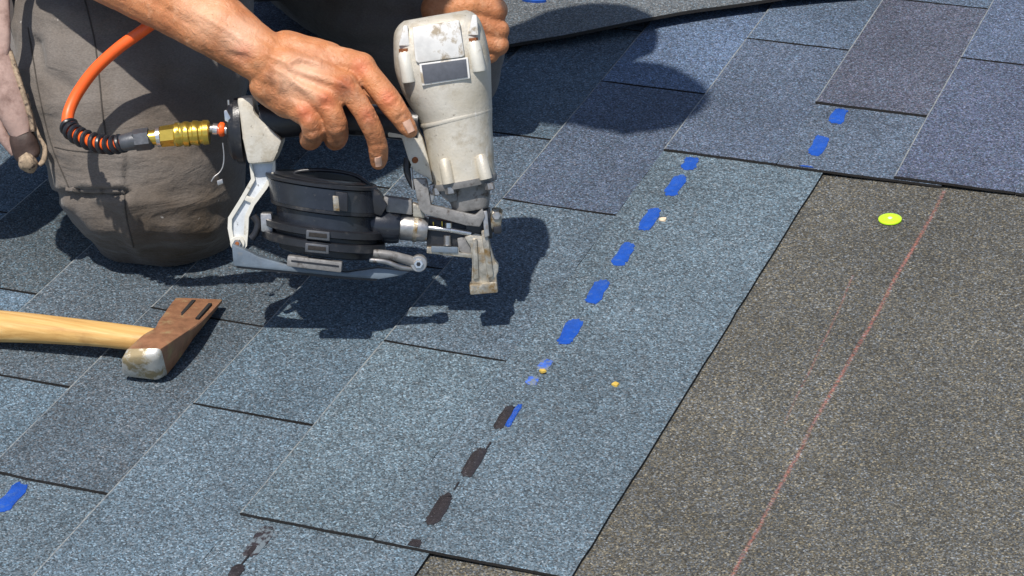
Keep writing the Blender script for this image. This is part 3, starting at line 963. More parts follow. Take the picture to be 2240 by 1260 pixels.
# domed top of the lid with its raised handle loop
drum('lid_dome', DX - 2, 384, 0, 11, 106, 'black', 8.0)
g_tube('lid_loop', [(640, 384, 20), (652, 374, 22), (690, 370, 24), (740, 373, 24), (778, 382, 22), (800, 396, 20), (815, 412, 18)], 4.5, 'black', sm=5)
g_slab('lid_tab', [(742, 409), (768, 412), (768, 452), (742, 449)], 106, 119.5, 'black', bevel=2)
g_slab('lid_stain', [(736, 418), (748, 419), (751, 451), (738, 450)], 106, 121, 'nose', bevel=1)
g_slab('lid_hinge', [(786, 400), (812, 404), (832, 420), (850, 446), (836, 470), (812, 462), (800, 430)], -20, 40, 'black', bevel=5)
for (x, y) in ((707, 500), (705, 528)):
    fr = g_slab('window_frame', [(x - 26, y - 11), (x + 24, y - 6), (x + 24, y + 13), (x - 27, y + 8)], 118, 140, 'ferrule', bevel=2)
    g_slab('window_opening', [(x - 20, y - 6), (x + 18, y - 2), (x + 18, y + 7), (x - 21, y + 3)], 122, 141.2, 'asphalt', fr, bevel=0.5)
g_slab('pull_tab', [(640, 545), (757, 559), (755, 582), (638, 568)], 98, 130, 'grey_cast', bevel=4)
g_slab('pull_tab_groove', [(648, 554), (750, 566), (750, 570), (648, 558)], 120, 131.2, 'black', bevel=0.5)
g_slab('drum_post', [(574, 462), (598, 462), (602, 505), (576, 502)], 10, 50, 'steel', bevel=4)
g_tube('drum_spring', [(556, 470, 20), (566, 486, 20), (562, 506, 20), (552, 520, 20)], 8, 'black', sm=4)
# --- base plate and swing arm
g_slab('base_plate', [(512, 528), (540, 540), (572, 556), (640, 575), (760, 590), (830, 580), (900, 588), (880, 597), (832, 605), (740, 598), (516, 576)], 18, 52, 'alu', bevel=4)
g_slab('base_plate_edge', [(520, 575), (742, 597), (830, 604), (826, 609), (740, 604), (524, 581)], 10, 48, 'black', bevel=1.5)
g_tube('swing_arm', [(820, 546, 70), (856, 551, 66), (890, 561, 58), (916, 570, 52)], [9, 10, 11, 12], 'grey_cast', sm=4)
g_tube('swing_arm', [(812, 560, 74), (848, 565, 70), (880, 578, 62), (908, 582, 54)], [5, 5.5, 5.5, 4], 'steel', sm=4)
g_disc('arm_pivot', 918, 570, 30, 64, 18, 'steel')
hb = g_disc('hex_bolt', 918, 570, 60, 71, 11, 'bright_steel', seg=6)
g_disc('bolt_socket', 918, 570, 66, 72, 5, 'black', hb, seg=6, rim=0.5)

# --- strut from the magazine to the handle
strut_poly = [(547, 351), (603, 348), (604, 380), (585, 412), (558, 448), (546, 474), (545, 500), (542, 536), (533, 547), (518, 548), (508, 539), (500, 498), (501, 474), (526, 434), (551, 390)]
strut = g_slab('strut', strut_poly, -4, 10, 'channel', bevel=2)
bm = bmesh.new()
cl = strut_poly + [strut_poly[0]]
cx, cy = sum(p[0] for p in strut_poly) / len(strut_poly), sum(p[1] for p in strut_poly) / len(strut_poly)
inner = []
for i, (x, y) in enumerate(strut_poly):
    (xa, ya), (xb, yb) = strut_poly[i - 1], strut_poly[(i + 1) % len(strut_poly)]
    dx, dy = xb - xa, yb - ya
    l = math.hypot(dx, dy)
    inner.append((x - dy / l * 9.0, y + dx / l * 9.0))
def rr_ring(poly, z):
    return [G(x, y, z) for x, y in poly]
for i in range(len(strut_poly)):
    j = (i + 1) % len(strut_poly)
    o0, o1, n0, n1 = strut_poly[i], strut_poly[j], inner[i], inner[j]
    vs = [G(*o0, 8), G(*o1, 8), G(*n1, 8), G(*n0, 8), G(*o0, 19), G(*o1, 19), G(*n1, 19), G(*n0, 19)]
    v = [bm.verts.new(p) for p in vs]
    for f in ((4, 5, 6, 7), (0, 1, 5, 4), (3, 7, 6, 2), (0, 3, 2, 1)):
        bm.faces.new([v[k] for k in f])
build('strut_rim', bm, 'white_metal', strut, False)
g_slab('strut_rib', [(526, 432), (536, 424), (566, 436), (558, 446)], 6, 18, 'white_metal', strut, bevel=2)
g_disc('strut_boss', 522, 530, 8, 24, 16, 'white_metal', strut)
sb = g_disc('hex_bolt', 522, 530, 20, 31, 10, 'steel', seg=6)
g_disc('bolt_socket', 522, 530, 28, 32, 5, 'rust', sb, seg=6, rim=0.5)

# --- handle, end housing and air fitting
handle = g_loft('grip', [(570, 262, 40, 42, 2.6), (620, 262, 40, 42, 2.6), (700, 258, 37, 38, 2.5), (800, 262, 36, 36, 2.5), (870, 270, 36, 36, 2.5), (915, 274, 38, 40, 2.5)], 'black', dens=3)
g_slab('end_housing', [(522, 212), (558, 209), (560, 243), (592, 274), (622, 303), (612, 330), (603, 352), (546, 356), (534, 300)], -52, 44, 'cream', bevel=9)
g_loft('end_ring', [(531, 285, 73, 52, 2.3), (517, 286, 72, 51, 2.3)], 'black', dens=1)
g_loft('end_cap', [(518, 287, 66, 46, 2.2), (507, 289, 63, 44, 2.2), (500, 289, 52, 36, 2.2), (498, 289, 30, 24, 2.0)], 'black', dens=1)
g_slab('cap_clip', [(494, 240), (500, 238), (510, 258), (506, 268), (496, 262)], 16, 40, 'bright_steel', bevel=2)
g_tube('cap_pin', [(501, 218, 10), (503, 244, 10)], 3.0, 'steel')
g_loft('o_ring', [(492, 283, 13, 13, 2.0), (488, 283, 16, 16, 2.0), (482, 283, 16, 16, 2.0), (479, 283, 13, 13, 2.0)], 'orange', dens=1)
g_loft('air_plug', [(498, 284, 10, 10, 2.0), (478, 284, 10, 10, 2.0), (476, 283, 13, 13, 2.0), (466, 282, 13, 13, 2.0), (464, 282, 9, 9, 2.0), (452, 281, 9, 9, 2.0)], 'bright_steel', dens=1)
g_tube('hook_wire', [(488, 312, 6), (491, 340, 8), (489, 362, 10), (482, 376, 12), (470, 386, 14), (464, 396, 14)], 1.7, 'steel', sm=5)
g_slab('wire_clasp', [(476, 394), (488, 390), (490, 400), (478, 405)], 8, 16, 'steel', bevel=1.5)

# =================================================================== AIR HOSE
hose_d = 2.42
hroot2 = empty('air_hose', G(455, 290))
tag(hroot2, 'orange air hose with brass coupler and coiled black guard plugged into the nail gun', 'hose')
def HW(px, py, dz):                              # dz in pixels towards us
    return W(px, py, hose_d - dz * GS)
def h_loft(name, pts, mat, seg=20):
    bm = bmesh.new()
    add_tube(bm, [G(x, y, 0) for x, y, r in pts], [r * GS for *_, r in pts], seg)
    return build(name, bm, mat, hroot2, True, angle=35)
coup = h_loft('coupler', [(459, 289, 22), (457, 289, 27), (446, 290, 28), (443, 290, 25.5), (437, 290, 25.5), (434, 291, 28), (425, 291, 28), (422, 292, 25.5), (416, 292, 25.5), (413, 293, 28), (404, 293, 28), (401, 293, 25), (396, 294, 25), (393, 294, 27), (385, 295, 27), (382, 295, 24), (381, 295, 22)], 'brass')
h_loft('coupler_hex', [(384, 295, 24), (352, 299, 23), (350, 299, 20)], 'brass', 6)
h_loft('coupler_washer', [(351, 299, 22), (343, 300, 22)], 'bright_steel')
h_loft('coupler_neck', [(344, 300, 17), (326, 302, 17)], 'brass')
h_loft('ferrule_hex', [(329, 302, 22), (327, 303, 25), (296, 307, 24), (293, 308, 21)], 'ferrule', 6)
h_loft('ferrule', [(296, 307, 21), (268, 313, 19), (264, 314, 17)], 'ferrule')
def HP(px, py, dz):
    return W(px, py, to_px(G(px, py))[2] - dz * GS)
path = [HP(272, 312, 0), HP(245, 317, -16), HP(213, 313, -40), HP(180, 301, -70), HP(157, 286, -96), HP(148, 266, -116), HP(153, 238, -132), HP(172, 200, -140), HP(208, 152, -136), HP(258, 106, -124), HP(305, 72, -116), HP(345, 42, -112), HP(395, -4, -112), W(432, -70, 2.54), W(455, -140, 2.66), W(465, -210, 2.84)]
pp = smooth_path(path, 10)
bm = bmesh.new()
add_tube(bm, pp, 13.6 * GS, 18)
build('hose', bm, 'orange', hroot2, True)
# coiled guard
guard_len = 47
bm = bmesh.new()
turns = 10.0
hel = []
u = None
npt = 260
for k in range(npt + 1):
    f = k / npt * guard_len
    i = min(int(f), guard_len - 1)
    c = pp[i].lerp(pp[i + 1], f - i)
    d = (pp[i + 1] - pp[i]).normalized()
    if u is None:
        u, v = frame_for(d)
    else:
        u = (u - d * u.dot(d)).normalized()
        v = d.cross(u)
    t = 2 * math.pi * turns * k / npt
    hel.append(c + (u * math.cos(t) + v * math.sin(t)) * (16.5 * GS))
add_tube(bm, hel, 6.0 * GS, 8)
build('spring_guard', bm, 'black', hroot2, True)

# =================================================================== THE WORKER
def P(px, py, d):
    return W(px, py, d)
SK = 2.40                                        # depth of the hand on the gun
def Q(px, py, dz):                               # dz millimetres towards us
    return W(px, py, SK - dz * 0.001)
S = SK / FOC

def seg_dist(px, py, a, b):
    ax, ay = a
    bx, by = b
    dx, dy = bx - ax, by - ay
    t = max(0, min(1, ((px - ax) * dx + (py - ay) * dy) / (dx * dx + dy * dy)))
    return math.hypot(px - ax - t * dx, py - ay - t * dy), t

skin = bmesh.new()
def cap(a, b, ra, rb):
    add_round_cone(skin, a, b, ra, rb)
def chain(pts):
    for (a, ra), (b, rb) in zip(pts, pts[1:]):
        cap(a, b, ra, rb)

# right forearm and wrist (each station two rods side by side, so the arm is flatter than wide)
fa_px = [((90, -168), 88, -120), ((180, -112), 92, -92), ((300, -50), 87, -46), ((400, 5), 80, -8), ((480, 58), 70, 12), ((545, 105), 60, 22), ((600, 140), 58, 24)]
nx_, ny_ = 0.53, -0.85                           # across the arm in the picture
for off in (-1, 1):
    chain([(Q(x + nx_ * off * r * 0.30, y + ny_ * off * r * 0.30, dz), r * 0.72 * S) for (x, y), r, dz in fa_px])
chain([(Q(x, y, dz + 6), r * 0.70 * S) for (x, y), r, dz in fa_px])
cap(Q(528, 108, 36), Q(532, 112, 36), 20 * S, 20 * S)          # wrist bone
# back of the hand
KN = {'index': (790, 148, 38), 'middle': (752, 188, 50), 'ring': (712, 218, 52), 'little': (668, 246, 46)}
WR = {'index': (625, 112, 26), 'middle': (612, 135, 34), 'ring': (598, 160, 34), 'little': (590, 185, 28)}
rk = {'index': 34, 'middle': 34, 'ring': 32, 'little': 30}
for k in KN:
    a, b = WR[k], KN[k]
    cap(Q(a[0], a[1], a[2] - 6), Q(b[0], b[1], b[2] - 9), 42 * S, rk[k] * S)
    m = (a[0] * .45 + b[0] * .55, a[1] * .45 + b[1] * .55, a[2] * .45 + b[2] * .55)
    cap(Q(a[0], a[1], a[2] - 12), Q(m[0], m[1], m[2] - 11), 46 * S, 42 * S)
    # tendon and knuckle
    cap(Q(b[0] - 4, b[1] - 2, b[2] - 4), Q(b[0] + 5, b[1] + 4, b[2] - 5), 23 * S, 22 * S)
# heel of the hand towards the handle
cap(Q(610, 175, 14), Q(690, 240, 22), 44 * S, 34 * S)
cap(Q(640, 150, 4), Q(770, 170, 10), 46 * S, 36 * S)
# fingers
chain([(Q(790, 148, 30), 31 * S), (Q(818, 178, 34), 27 * S), (Q(847, 215, 36), 27.5 * S), (Q(871, 248, 38), 24.5 * S), (Q(890, 276, 37), 21 * S), (Q(896, 285, 36), 17.5 * S)])
cap(Q(846, 213, 39), Q(851, 219, 39), 24.5 * S, 24.5 * S)
chain([(Q(752, 190, 42), 30 * S), (Q(776, 214, 45), 24 * S), (Q(799, 250, 45), 24 * S), (Q(817, 286, 40), 22.5 * S), (Q(827, 320, 33), 22.5 * S), (Q(829, 345, 26), 20.5 * S), (Q(828, 354, 23), 18 * S)])
chain([(Q(712, 220, 44), 29 * S), (Q(727, 246, 46), 24.5 * S), (Q(736, 274, 43), 25.5 * S), (Q(737, 298, 31), 25 * S), (Q(733, 306, 12), 24 * S), (Q(730, 298, -4), 22 * S)])
chain([(Q(668, 246, 38), 27 * S), (Q(679, 268, 42), 22.5 * S), (Q(685, 288, 38), 23.5 * S), (Q(682, 304, 26), 23 * S), (Q(677, 308, 10), 22 * S), (Q(674, 300, -6), 20 * S)])
# thumb over the top and down the far side of the handle
chain([(Q(640, 130, 8), 42 * S), (Q(700, 165, -18), 34 * S), (Q(770, 205, -34), 28 * S), (Q(815, 240, -38), 24 * S), (Q(845, 258, -36), 21 * S)])

# arms up to the shoulders, neck and head
e_r = Q(90, -168, -120)
sh_r, sh_l = Vector((-0.27, 0.43, 0.61)), Vector((-0.07, 0.78, 0.62))
chain([(e_r, 0.040), (e_r.lerp(sh_r, 0.5), 0.046), (sh_r, 0.055)])
LH = 2.76
def L(px, py, dz=0):
    return W(px, py, LH - dz * 0.001)
SL = LH / FOC
el_l = Vector((-0.02, 0.85, 0.41))
chain([(sh_l, 0.055), (sh_l.lerp(el_l, 0.5), 0.048), (el_l, 0.042), (el_l.lerp(L(1010, -60), 0.55), 0.040), (L(1010, -60), 0.032), (L(1005, -10), 0.034)])
# left fist resting on the far knee
cap(L(985, 8, 6), L(1060, 18, 8), 52 * SL, 44 * SL)
cap(L(975, 50, 2), L(1050, 62, 4), 48 * SL, 46 * SL)
cap(L(960, 20, 16), L(1030, 10, 24), 40 * SL, 36 * SL)
for (a, b, c, r) in (((1030, 8, 26), (1082, 22, 20), (1078, 34, -14), 31), ((1040, 50, 22), (1088, 66, 16), (1078, 72, -18), 29), ((1040, 88, 18), (1089, 98, 14), (1080, 102, -16), 27), ((1030, 118, 10), (1072, 119, 10), (1066, 120, -14), 22)):
    chain([(L(*a), r * SL), (L(*b), (r - 2) * SL), (L(*c), (r - 4) * SL)])
chain([(L(960, 30, 10), 30 * SL), (L(950, 70, 20), 26 * SL), (L(975, 105, 26), 22 * SL)])
# shoulders, neck, head (above the picture; their shadow falls on the shingles)
ch = Vector((-0.20, 0.52, 0.56))
cap(sh_r, sh_l, 0.060, 0.060)
cap(ch, Vector((-0.10, 0.595, 0.70)), 0.07, 0.052)
nk = Vector((-0.10, 0.595, 0.70))
hdc = Vector((0.010, 0.555, 0.81))
cap(nk, hdc, 0.052, 0.075)
face_dir = Vector((0.62, -0.36, -0.70)).normalized()
crown = Vector((0.62, -0.30, 0.72)).normalized()
cap(hdc, hdc + crown * 0.05, 0.078, 0.080)
jaw = hdc - crown * 0.055 + face_dir * 0.04
cap(hdc + face_dir * 0.02, jaw, 0.070, 0.042)
sidev = face_dir.cross(crown).normalized()
cap(hdc + face_dir * 0.085 + crown * 0.012, hdc + face_dir * 0.105 - crown * 0.022, 0.010, 0.014)      # nose
for s_ in (-1, 1):
    cap(hdc + sidev * 0.076 * s_ + crown * 0.01, hdc + sidev * 0.082 * s_ - crown * 0.025, 0.016, 0.011)      # ears
cap(hdc + face_dir * 0.076 - crown * 0.050 - sidev * 0.018, hdc + face_dir * 0.076 - crown * 0.050 + sidev * 0.018, 0.008, 0.008)   # lips
cap(hdc + face_dir * 0.070 + crown * 0.030 - sidev * 0.035, hdc + face_dir * 0.070 + crown * 0.030 + sidev * 0.035, 0.014, 0.014)   # brow
body_me = remeshed(skin, 0.0017, 4, 0.5)
col_at = body_me.color_attributes.new('tone', 'FLOAT_COLOR', 'POINT')
KP = [Q(KN[k][0], KN[k][1], KN[k][2] + 4) for k in KN] + [Q(848, 214, 50), Q(808, 252, 56), Q(532, 112, 44)]
dirt_shade_p = [(Q(826, 330, 40), 0.030), (Q(732, 300, 40), 0.026), (Q(682, 304, 40), 0.026), (Q(815, 262, 55), 0.015), (Q(480, 130, 20), 0.04), (Q(880, 262, 50), 0.014), (Q(760, 200, 60), 0.02), (Q(600, 200, 40), 0.03)]  # dirt spots; those on the lower fingers also paint in shade
highlight_p = [(Q(660, 165, 55), 0.032), (Q(520, 70, 50), 0.03), (Q(430, 20, 50), 0.04)]  # pale spots that paint sunlit highlights on hand and forearm
HFOLD = [  # tendons, veins, knuckle creases: (from, to, half width px, mm)
    ((640, 125), (780, 142), 9, 0.9), ((630, 148), (742, 182), 9, 1.2), ((622, 172), (704, 212), 9, 1.1), ((615, 195), (660, 238), 9, 0.8),
    ((650, 138), (755, 165), 9, -0.9), ((640, 165), (720, 198), 9, -1.1), ((632, 188), (680, 226), 9, -0.9),
    ((585, 118), (632, 140), 5, 1.1), ((632, 140), (655, 128), 5, 1.1), ((655, 128), (700, 142), 5, 1.0), ((600, 150), (640, 172), 5, 1.0), ((640, 172), (668, 196), 5, 1.0), ((632, 140), (640, 172), 5, 0.9),
    ((420, 20), (560, 100), 9, 0.9), ((470, 15), (600, 92), 9, 0.8), ((500, 118), (545, 130), 8, -1.2), ((600, 110), (570, 165), 10, -0.8),
    ((736, 176), (770, 196), 6, 0.9), ((698, 206), (728, 224), 6, 0.9),
    ((838, 224), (864, 206), 4, -0.7), ((832, 216), (858, 198), 4, -0.6), ((868, 262), (888, 246), 3.5, -0.6),
    ((794, 262), (826, 250), 4, -0.7), ((796, 254), (822, 241), 4, -0.6), ((804, 322), (844, 314), 4, -0.6), ((722, 282), (758, 276), 4, -0.6), ((674, 292), (706, 284), 4, -0.6)]
hc = Q(680, 170, 20)
nrms = [v.normal.copy() for v in body_me.vertices]
flatc = [0.0, 0.0, 0.0, 1.0] * len(body_me.vertices)
newco = {}
for i, v in enumerate(body_me.vertices):
    c = v.co
    if (c - hc).length_squared > 0.048:
        continue
    nm = nrms[i]
    if nm.dot(AX_F) > 0.2:
        continue
    r = 0.0
    for kp in KP:
        dd = (c - kp).length
        if dd < 0.02:
            r = max(r, 1 - dd / 0.013)
    g_ = 0.0
    for kp, rad in dirt_shade_p:
        dd = (c - kp).length
        if dd < rad:
            g_ = max(g_, min(1.0, 1.6 * (1 - dd / rad)))
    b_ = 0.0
    for kp, rad in highlight_p:
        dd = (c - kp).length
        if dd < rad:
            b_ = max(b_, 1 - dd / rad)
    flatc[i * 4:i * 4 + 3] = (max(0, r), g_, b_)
    px, py, dd = to_px(c)
    ds = 0.0
    for a, b, wd, hh in HFOLD:
        if min(a[0], b[0]) - 25 < px < max(a[0], b[0]) + 25 and min(a[1], b[1]) - 25 < py < max(a[1], b[1]) + 25:
            q, t = seg_dist(px, py, a, b)
            ds += hh * 0.0016 * math.exp(-(q / wd) ** 2) * (0.5 + 0.5 * math.sin(math.pi * min(1, max(0, t))))
    newco[i] = c + nm * (ds + 0.0006 * noise.noise(c * 90))
bco = [0.0] * (3 * len(body_me.vertices))
body_me.vertices.foreach_get('co', bco)
for i, c in newco.items():
    bco[3 * i:3 * i + 3] = c
body_me.vertices.foreach_set('co', bco)
body_me.update()
col_at.data.foreach_set('color', flatc)
for f in body_me.polygons:
    f.use_smooth = True
person = link_mesh('person', body_me, 'skin')
tag(person, 'kneeling worker in dirty grey brown trousers pressing the nail gun with one hand', 'person')

def nail(c, along, out, w, l, name='fingernail'):
    bm = bmesh.new()
    along = along.normalized()
    out = (out - along * out.dot(along)).normalized()
    side = along.cross(out)
    g2 = []
    for j in range(6):
        t = j / 5
        row = []
        for i in range(7):
            s_ = (i / 6 - 0.5) * 2
            ww = w * (0.80 + 0.2 * math.sin(math.pi * min(t + 0.2, 1.0)))
            row.append(c + along * ((t - 0.5) * l) + side * (s_ * ww / 2) + out * (-0.30 * w * s_ * s_ + 0.0008))
        g2.append(row)
    low = [[q - out * 0.0014 for q in r] for r in g2]
    tv = [[bm.verts.new(q) for q in r] for r in g2]
    bv = [[bm.verts.new(q) for q in r] for r in low]
    for j in range(5):
        for i in range(6):
            bm.faces.new((tv[j][i], tv[j][i + 1], tv[j + 1][i + 1], tv[j + 1][i]))
            bm.faces.new((bv[j][i], bv[j + 1][i], bv[j + 1][i + 1], bv[j][i + 1]))
    for j in range(5):
        bm.faces.new((tv[j][0], tv[j + 1][0], bv[j + 1][0], bv[j][0]))
        bm.faces.new((tv[j][6], bv[j][6], bv[j + 1][6], tv[j + 1][6]))
    for i in range(6):
        bm.faces.new((tv[0][i], bv[0][i], bv[0][i + 1], tv[0][i + 1]))
        bm.faces.new((tv[5][i], tv[5][i + 1], bv[5][i + 1], bv[5][i]))
    return build(name, bm, 'nail', person, True)

bv_skin = BVHTree.FromPolygons([v.co.copy() for v in body_me.vertices], [tuple(p.vertices) for p in body_me.polygons])
def on_skin(px, py):
    d = ray(px, py).normalized()
    h = bv_skin.ray_cast(CAM_LOC, d)
    return h[0], h[1]
h = on_skin(899, 274)
if h[0] is not None:
    nail(h[0], Q(897, 286, 36) - Q(886, 262, 38), (h[1] + AX_R * 0.5), 0.0105, 0.0115)
h = on_skin(833, 352)
if h[0] is not None:
    nail(h[0], Q(828, 360, 22) - Q(826, 330, 30), (h[1] * 0.6 + AX_R * 0.9), 0.010, 0.010)

# hair cap
bm = bmesh.new()
add_round_cone(bm, hdc + crown * 0.035 - face_dir * 0.02, hdc + crown * 0.055 + face_dir * 0.0, 0.083, 0.079)
build('hair', bm, 'hair', person, True)

# --- trousers
tr = bmesh.new()
def ell_ring(cx, cy, d, hw, hd, n=2.3, seg=40):
    out = []
    for k in range(seg):
        t = 2 * math.pi * k / seg
        c, s = math.cos(t), math.sin(t)
        e = 2 / n
        out.append(W(cx + math.copysign(abs(c) ** e, c) * hw, cy, d) + AX_F * (math.copysign(abs(s) ** e, s) * hd))
    return out
RL = [(376, 604, 2.700, 40, 0.024), (374, 596, 2.690, 76, 0.046), (370, 580, 2.680, 112, 0.068), (362, 548, 2.664, 139, 0.085), (352, 505, 2.646, 161, 0.095), (338, 450, 2.632, 187, 0.100), (327, 400, 2.628, 200, 0.096),
      (315, 330, 2.628, 214, 0.100), (305, 250, 2.632, 230, 0.104), (297, 150, 2.645, 245, 0.108), (292, 50, 2.665, 256, 0.110), (292, -60, 2.70, 262, 0.112), (310, -180, 2.76, 265, 0.115), (350, -280, 2.84, 265, 0.12)]
add_rings(tr, [ell_ring(*s) for s in RL])
def tcap(a, b, ra, rb):
    add_round_cone(tr, a, b, ra, rb, 28, 8)
pel_r, pel_l = W(350, -230, 2.84), W(600, -230, 3.05)
tcap(pel_r, pel_l, 0.125, 0.125)
tcap(pel_r + Vector((0.05, -0.03, 0.08)), pel_l + Vector((0.02, -0.03, 0.08)), 0.12, 0.12)
# right shin folded back under the thigh
kr = W(330, 500, 2.66)
tcap(kr + Vector((0, 0.03, 0)), Vector((-0.48, 0.62, 0.070)), 0.060, 0.058)
tcap(Vector((-0.48, 0.62, 0.070)), Vector((-0.62, 0.74, 0.060)), 0.058, 0.050)
# left thigh lying across, knee down, shin behind
kl = W(985, 165, 2.86)
tcap(W(972, 120, 2.87), pel_l, 0.066, 0.098)
tcap(W(955, 60, 2.90), pel_l, 0.062, 0.098)
tcap(kl, W(992, 225, 2.87), 0.043, 0.036)
tcap(W(972, 120, 2.87), kl, 0.058, 0.044)
sk2 = Vector((-0.42, 1.02, 0.070))
tcap(Vector((kl.x, kl.y + .02, 0.062)), sk2, 0.050, 0.055)
tr_me = remeshed(tr, 0.0034, 3, 0.5)

FOLDS = [  # (from, to, half width px, height in mm: + ridge, - crease)
    ((75, 95), (88, 150), 18, -9.0), ((60, 150), (95, 155), 16, 5.0), ((88, 150), (150, 190), 16, -4.0),
    ((150, 418), (268, 420), 10, -3.5), ((148, 404), (268, 405), 12, 3.0),
    ((158, 440), (220, 510), 22, 6.5), ((190, 440), (262, 480), 18, -5.0), ((215, 520), (285, 560), 20, -4.5), ((270, 440), (300, 560), 16, 2.5),
    ((40, 230), (110, 330), 22, 5.0), ((62, 240), (130, 345), 14, -4.0), ((120, 20), (200, 60), 30, 4.0), ((130, 60), (230, 80), 22, -4.0), ((30, 60), (60, 200), 20, 4.5),
    ((300, 520), (480, 500), 30, 3.0), ((320, 548), (470, 540), 18, -2.5), ((250, 330), (420, 380), 40, 3.0), ((380, 430), (500, 400), 22, -2.0),
    ((340, 220), (480, 300), 30, 3.0), ((380, 180), (520, 220), 24, -3.5), ((210, 300), (330, 320), 20, -2.0),
    ((640, 60), (900, 70), 20, 3.0), ((660, 20), (900, 30), 16, -3.0), ((700, 92), (880, 96), 14, -3.0)]
tr_me.calc_loop_triangles() if hasattr(tr_me, 'calc_loop_triangles') else None
tone = tr_me.color_attributes.new('tone', 'FLOAT_COLOR', 'POINT')
normals = [v.normal.copy() for v in tr_me.vertices]
cos = [v.co.copy() for v in tr_me.vertices]
tr_co, tr_tone = [], []
for i in range(len(cos)):
    c, nm = cos[i], normals[i]
    px, py, dd = to_px(c)
    disp = 0.0035 * noise.noise(c * 9.0) + 0.0022 * noise.noise(Vector((c.x * 34 + c.z * 10, c.y * 30, c.z * 16)))
    rdg = noise.noise(Vector((c.x * 15, c.y * 15, c.z * 28 + 4)))
    disp += 0.0020 * (1 - abs(rdg) * 2.2)
    dn = 0.0
    if nm.dot(AX_F) < 0.3:
        for a, b, wd, hh in FOLDS:
            if min(a[0], b[0]) - 60 < px < max(a[0], b[0]) + 60 and min(a[1], b[1]) - 60 < py < max(a[1], b[1]) + 60:
                q, t = seg_dist(px, py, a, b)
                disp += hh * 0.001 * math.exp(-(q / wd) ** 2)
        if 108 < px < 280 and 318 < py < 424:       # pocket lying on the thigh, open along its lower hem
            e = min(1.0, (px - 108) / 14.0, max(0.0, (276 - px) / 5.0), (py - 318) / 12.0, max(0.0, (414 - py) / 4.0))
            disp += 0.0042 * max(0.0, e)
        if 150 < px < 285 and 414 <= py < 470:
            disp -= 0.0035 * math.exp(-((py - 420) / 16.0) ** 2) * min(1.0, (px - 150) / 20.0)
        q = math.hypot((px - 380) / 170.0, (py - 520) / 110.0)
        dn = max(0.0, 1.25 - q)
        dn = max(dn, min(1.0, (py - 455) / 90.0) if 120 < px < 540 else 0.0)  # low on the knee: soil plus deep shade painted into the tone
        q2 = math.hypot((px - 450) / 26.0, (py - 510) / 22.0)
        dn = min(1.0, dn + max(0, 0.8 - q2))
    c = c + nm * disp
    tr_co.extend((c.x, c.y, max(c.z, 0.0105)))
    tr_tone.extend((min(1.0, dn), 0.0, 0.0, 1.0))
tr_me.vertices.foreach_set('co', tr_co)
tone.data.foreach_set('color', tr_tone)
tr_me.update()
for f in tr_me.polygons:
    f.use_smooth = True
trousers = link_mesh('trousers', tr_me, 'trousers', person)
bv_tr = BVHTree.FromPolygons([v.co.copy() for v in tr_me.vertices], [tuple(p.vertices) for p in tr_me.polygons])
def on_tr(px, py, lift=0.0006):
    d = ray(px, py).normalized()
    h = bv_tr.ray_cast(CAM_LOC, d)
    return None if h[0] is None else h[0] + h[1] * lift
def seam(name, pts, r, mat='thread', lift=0.0004, n=10):
    flat = smooth_path([Vector((x, y, 0)) for x, y in pts], n)
    w = [on_tr(p.x, p.y, lift) for p in flat]
    w = [q for q in w if q is not None]
    if len(w) < 3:
        return
    bm = bmesh.new()
    add_tube(bm, w, r, 6)
    build(name, bm, mat, trousers, True)
seam('pocket_hem', [(146, 412), (200, 414), (272, 415)], 0.0030, 'trousers', 0.001)
seam('seam', [(185, 0), (205, 80), (216, 160), (226, 260), (238, 330)], 0.0008)
seam('seam', [(148, 418), (200, 421), (270, 423)], 0.0011)
seam('seam', [(272, 418), (276, 470), (292, 540)], 0.0007)
seam('seam', [(62, 60), (78, 160), (98, 260), (118, 330), (150, 408)], 0.0007)
seam('seam', [(120, 322), (160, 330), (236, 335)], 0.0006)

# shirt: from the hips to the shoulders, with short sleeves
sb_ = bmesh.new()
pm = (pel_r + pel_l) / 2 + Vector((0, 0, 0.10))
def scap(a, b, ra, rb):
    add_round_cone(sb_, a, b, ra, rb, 24, 7)
scap(pel_r + Vector((-0.02, 0.02, 0.11)), pel_l + Vector((-0.02, 0.02, 0.11)), 0.112, 0.112)
for off in (-0.025, 0.07):
    o_ = Vector((-0.53, -0.85, 0)) * off
    scap(pm + o_, ch + o_ + Vector((0, 0, -0.02)), 0.108, 0.092)
scap(sh_r, sh_l, 0.078, 0.078)
scap(sh_r, sh_r.lerp(e_r, 0.55), 0.074, 0.066)
scap(sh_l, sh_l.lerp(el_l, 0.55), 0.074, 0.066)
sh_me = remeshed(sb_, 0.007, 4, 0.5)
sh_co = []
for v in sh_me.vertices:
    c = v.co
    sh_co.extend(c + v.normal * (0.006 * noise.noise(c * 11) + 0.004 * noise.noise(c * 24)))
sh_me.vertices.foreach_set('co', sh_co)
sh_me.update()
for f in sh_me.polygons:
    f.use_smooth = True
link_mesh('shirt', sh_me, 'shirt', person)

# boots
for (a, b, c) in ((Vector((-0.62, 0.74, 0.062)), Vector((-0.71, 0.81, 0.060)), Vector((-0.76, 0.86, 0.048))), (Vector((-0.42, 1.02, 0.066)), Vector((-0.50, 1.10, 0.060)), Vector((-0.56, 1.14, 0.050)))):
    bm = bmesh.new()
    add_round_cone(bm, a, b, 0.050, 0.048)
    add_round_cone(bm, b, c, 0.048, 0.036)
    me = remeshed(bm, 0.005, 3)
    for f in me.polygons:
        f.use_smooth = True
    link_mesh('boot', me, 'sole', person)

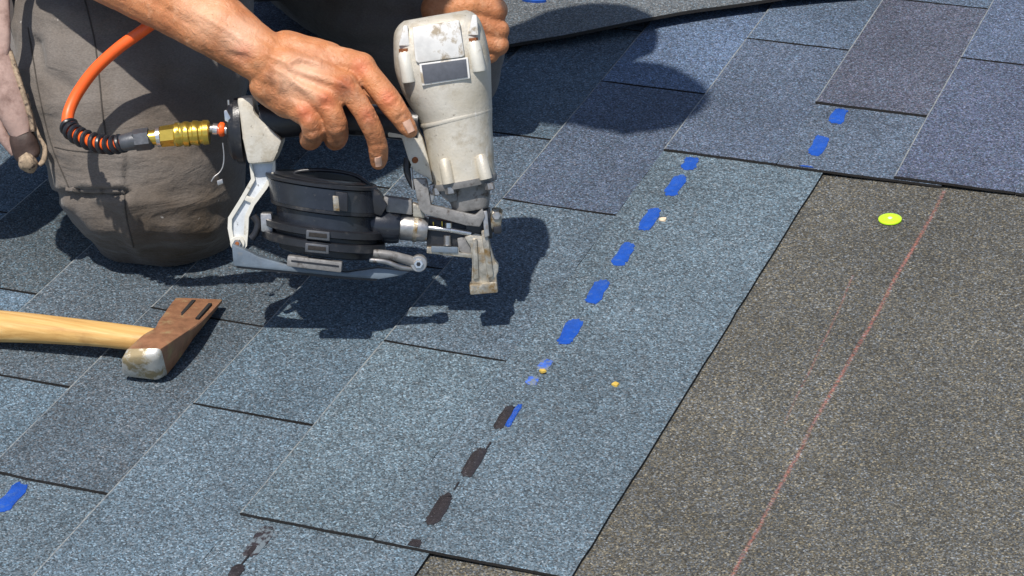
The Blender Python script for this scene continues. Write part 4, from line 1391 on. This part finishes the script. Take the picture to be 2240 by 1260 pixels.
# =================================================================== TOOL POUCH hanging at the worker's side
PD = 2.56
def PW(px, py, dz=0):
    return W(px, py, PD - dz * 0.001)
PS = PD / FOC
pouch = empty('tool_holster', PW(60, 360))
tag(pouch, 'pale leather tool holster with dark frayed tip hanging at the worker\'s side', 'holster')
def p_loft(name, secs, mat, seg=20, dens=4):
    bm = bmesh.new()
    vs = smooth_path([Vector(s[:3]) for s in secs], dens)
    v2 = smooth_path([Vector((s[3], s[4], 0)) for s in secs], dens)
    rings = []
    for i, (a, b) in enumerate(zip(vs, v2)):
        nx = vs[min(i + 1, len(vs) - 1)] - vs[max(i - 1, 0)]
        l = math.hypot(nx.x, nx.y)
        ax, ay = -nx.y / l, nx.x / l
        ring = []
        for k in range(seg):
            t = 2 * math.pi * k / seg
            w = (1 + 0.06 * noise.noise(Vector((a.x * .05, a.y * .05, k * .7))))
            ring.append(PW(a.x + ax * math.cos(t) * b.x * w, a.y + ay * math.cos(t) * b.x * w, a.z + math.sin(t) * b.y * w))
        rings.append(ring)
    add_rings(bm, rings)
    return build(name, bm, mat, pouch, True)
p_loft('sleeve', [(-24, 90, 20, 40, 12), (-14, 130, 20, 44, 13), (8, 190, 20, 42, 13), (28, 240, 18, 36, 12), (44, 284, 16, 26, 10), (48, 294, 16, 22, 9)], 'leather')
p_loft('strap', [(-4, -140, 26, 18, 6), (2, -40, 26, 18, 6), (6, 50, 26, 17, 6), (8, 100, 26, 15, 6), (6, 126, 24, 13, 6)], 'leather')
p_loft('side_strap', [(-30, 190, 12, 14, 6), (-14, 250, 12, 14, 6), (8, 300, 10, 13, 5), (34, 334, 8, 12, 5)], 'leather')
p_loft('tip', [(44, 284, 14, 24, 9), (50, 305, 14, 30, 11), (58, 330, 12, 31, 11), (66, 346, 12, 26, 10), (70, 352, 12, 18, 8)], 'dark_leather')
p_loft('frayed_end', [(50, 338, 18, 12, 7), (58, 350, 18, 20, 9), (64, 364, 16, 20, 9), (66, 374, 14, 12, 6), (66, 379, 14, 5, 3)], 'tan_end')
p_loft('edge_cord', [(58, 205, 16, 3.5, 1.6), (72, 260, 16, 3.5, 1.6), (86, 300, 16, 4, 1.8), (98, 322, 16, 5, 2), (96, 348, 16, 6, 2.5), (86, 362, 16, 5, 2)], 'tan_end')
p_loft('pouch_body', [(-60, -260, -75, 100, 45), (-85, -120, -75, 118, 55), (-110, 40, -70, 122, 58), (-118, 180, -65, 118, 56), (-122, 280, -60, 100, 48), (-124, 320, -60, 66, 30)], 'dark_leather')

p_loft('edge_binding', [(20, 112, 24, 7, 4), (36, 160, 26, 7, 4), (54, 215, 25, 6.5, 4), (68, 262, 22, 6, 4), (72, 288, 20, 5, 4)], 'tan_end')
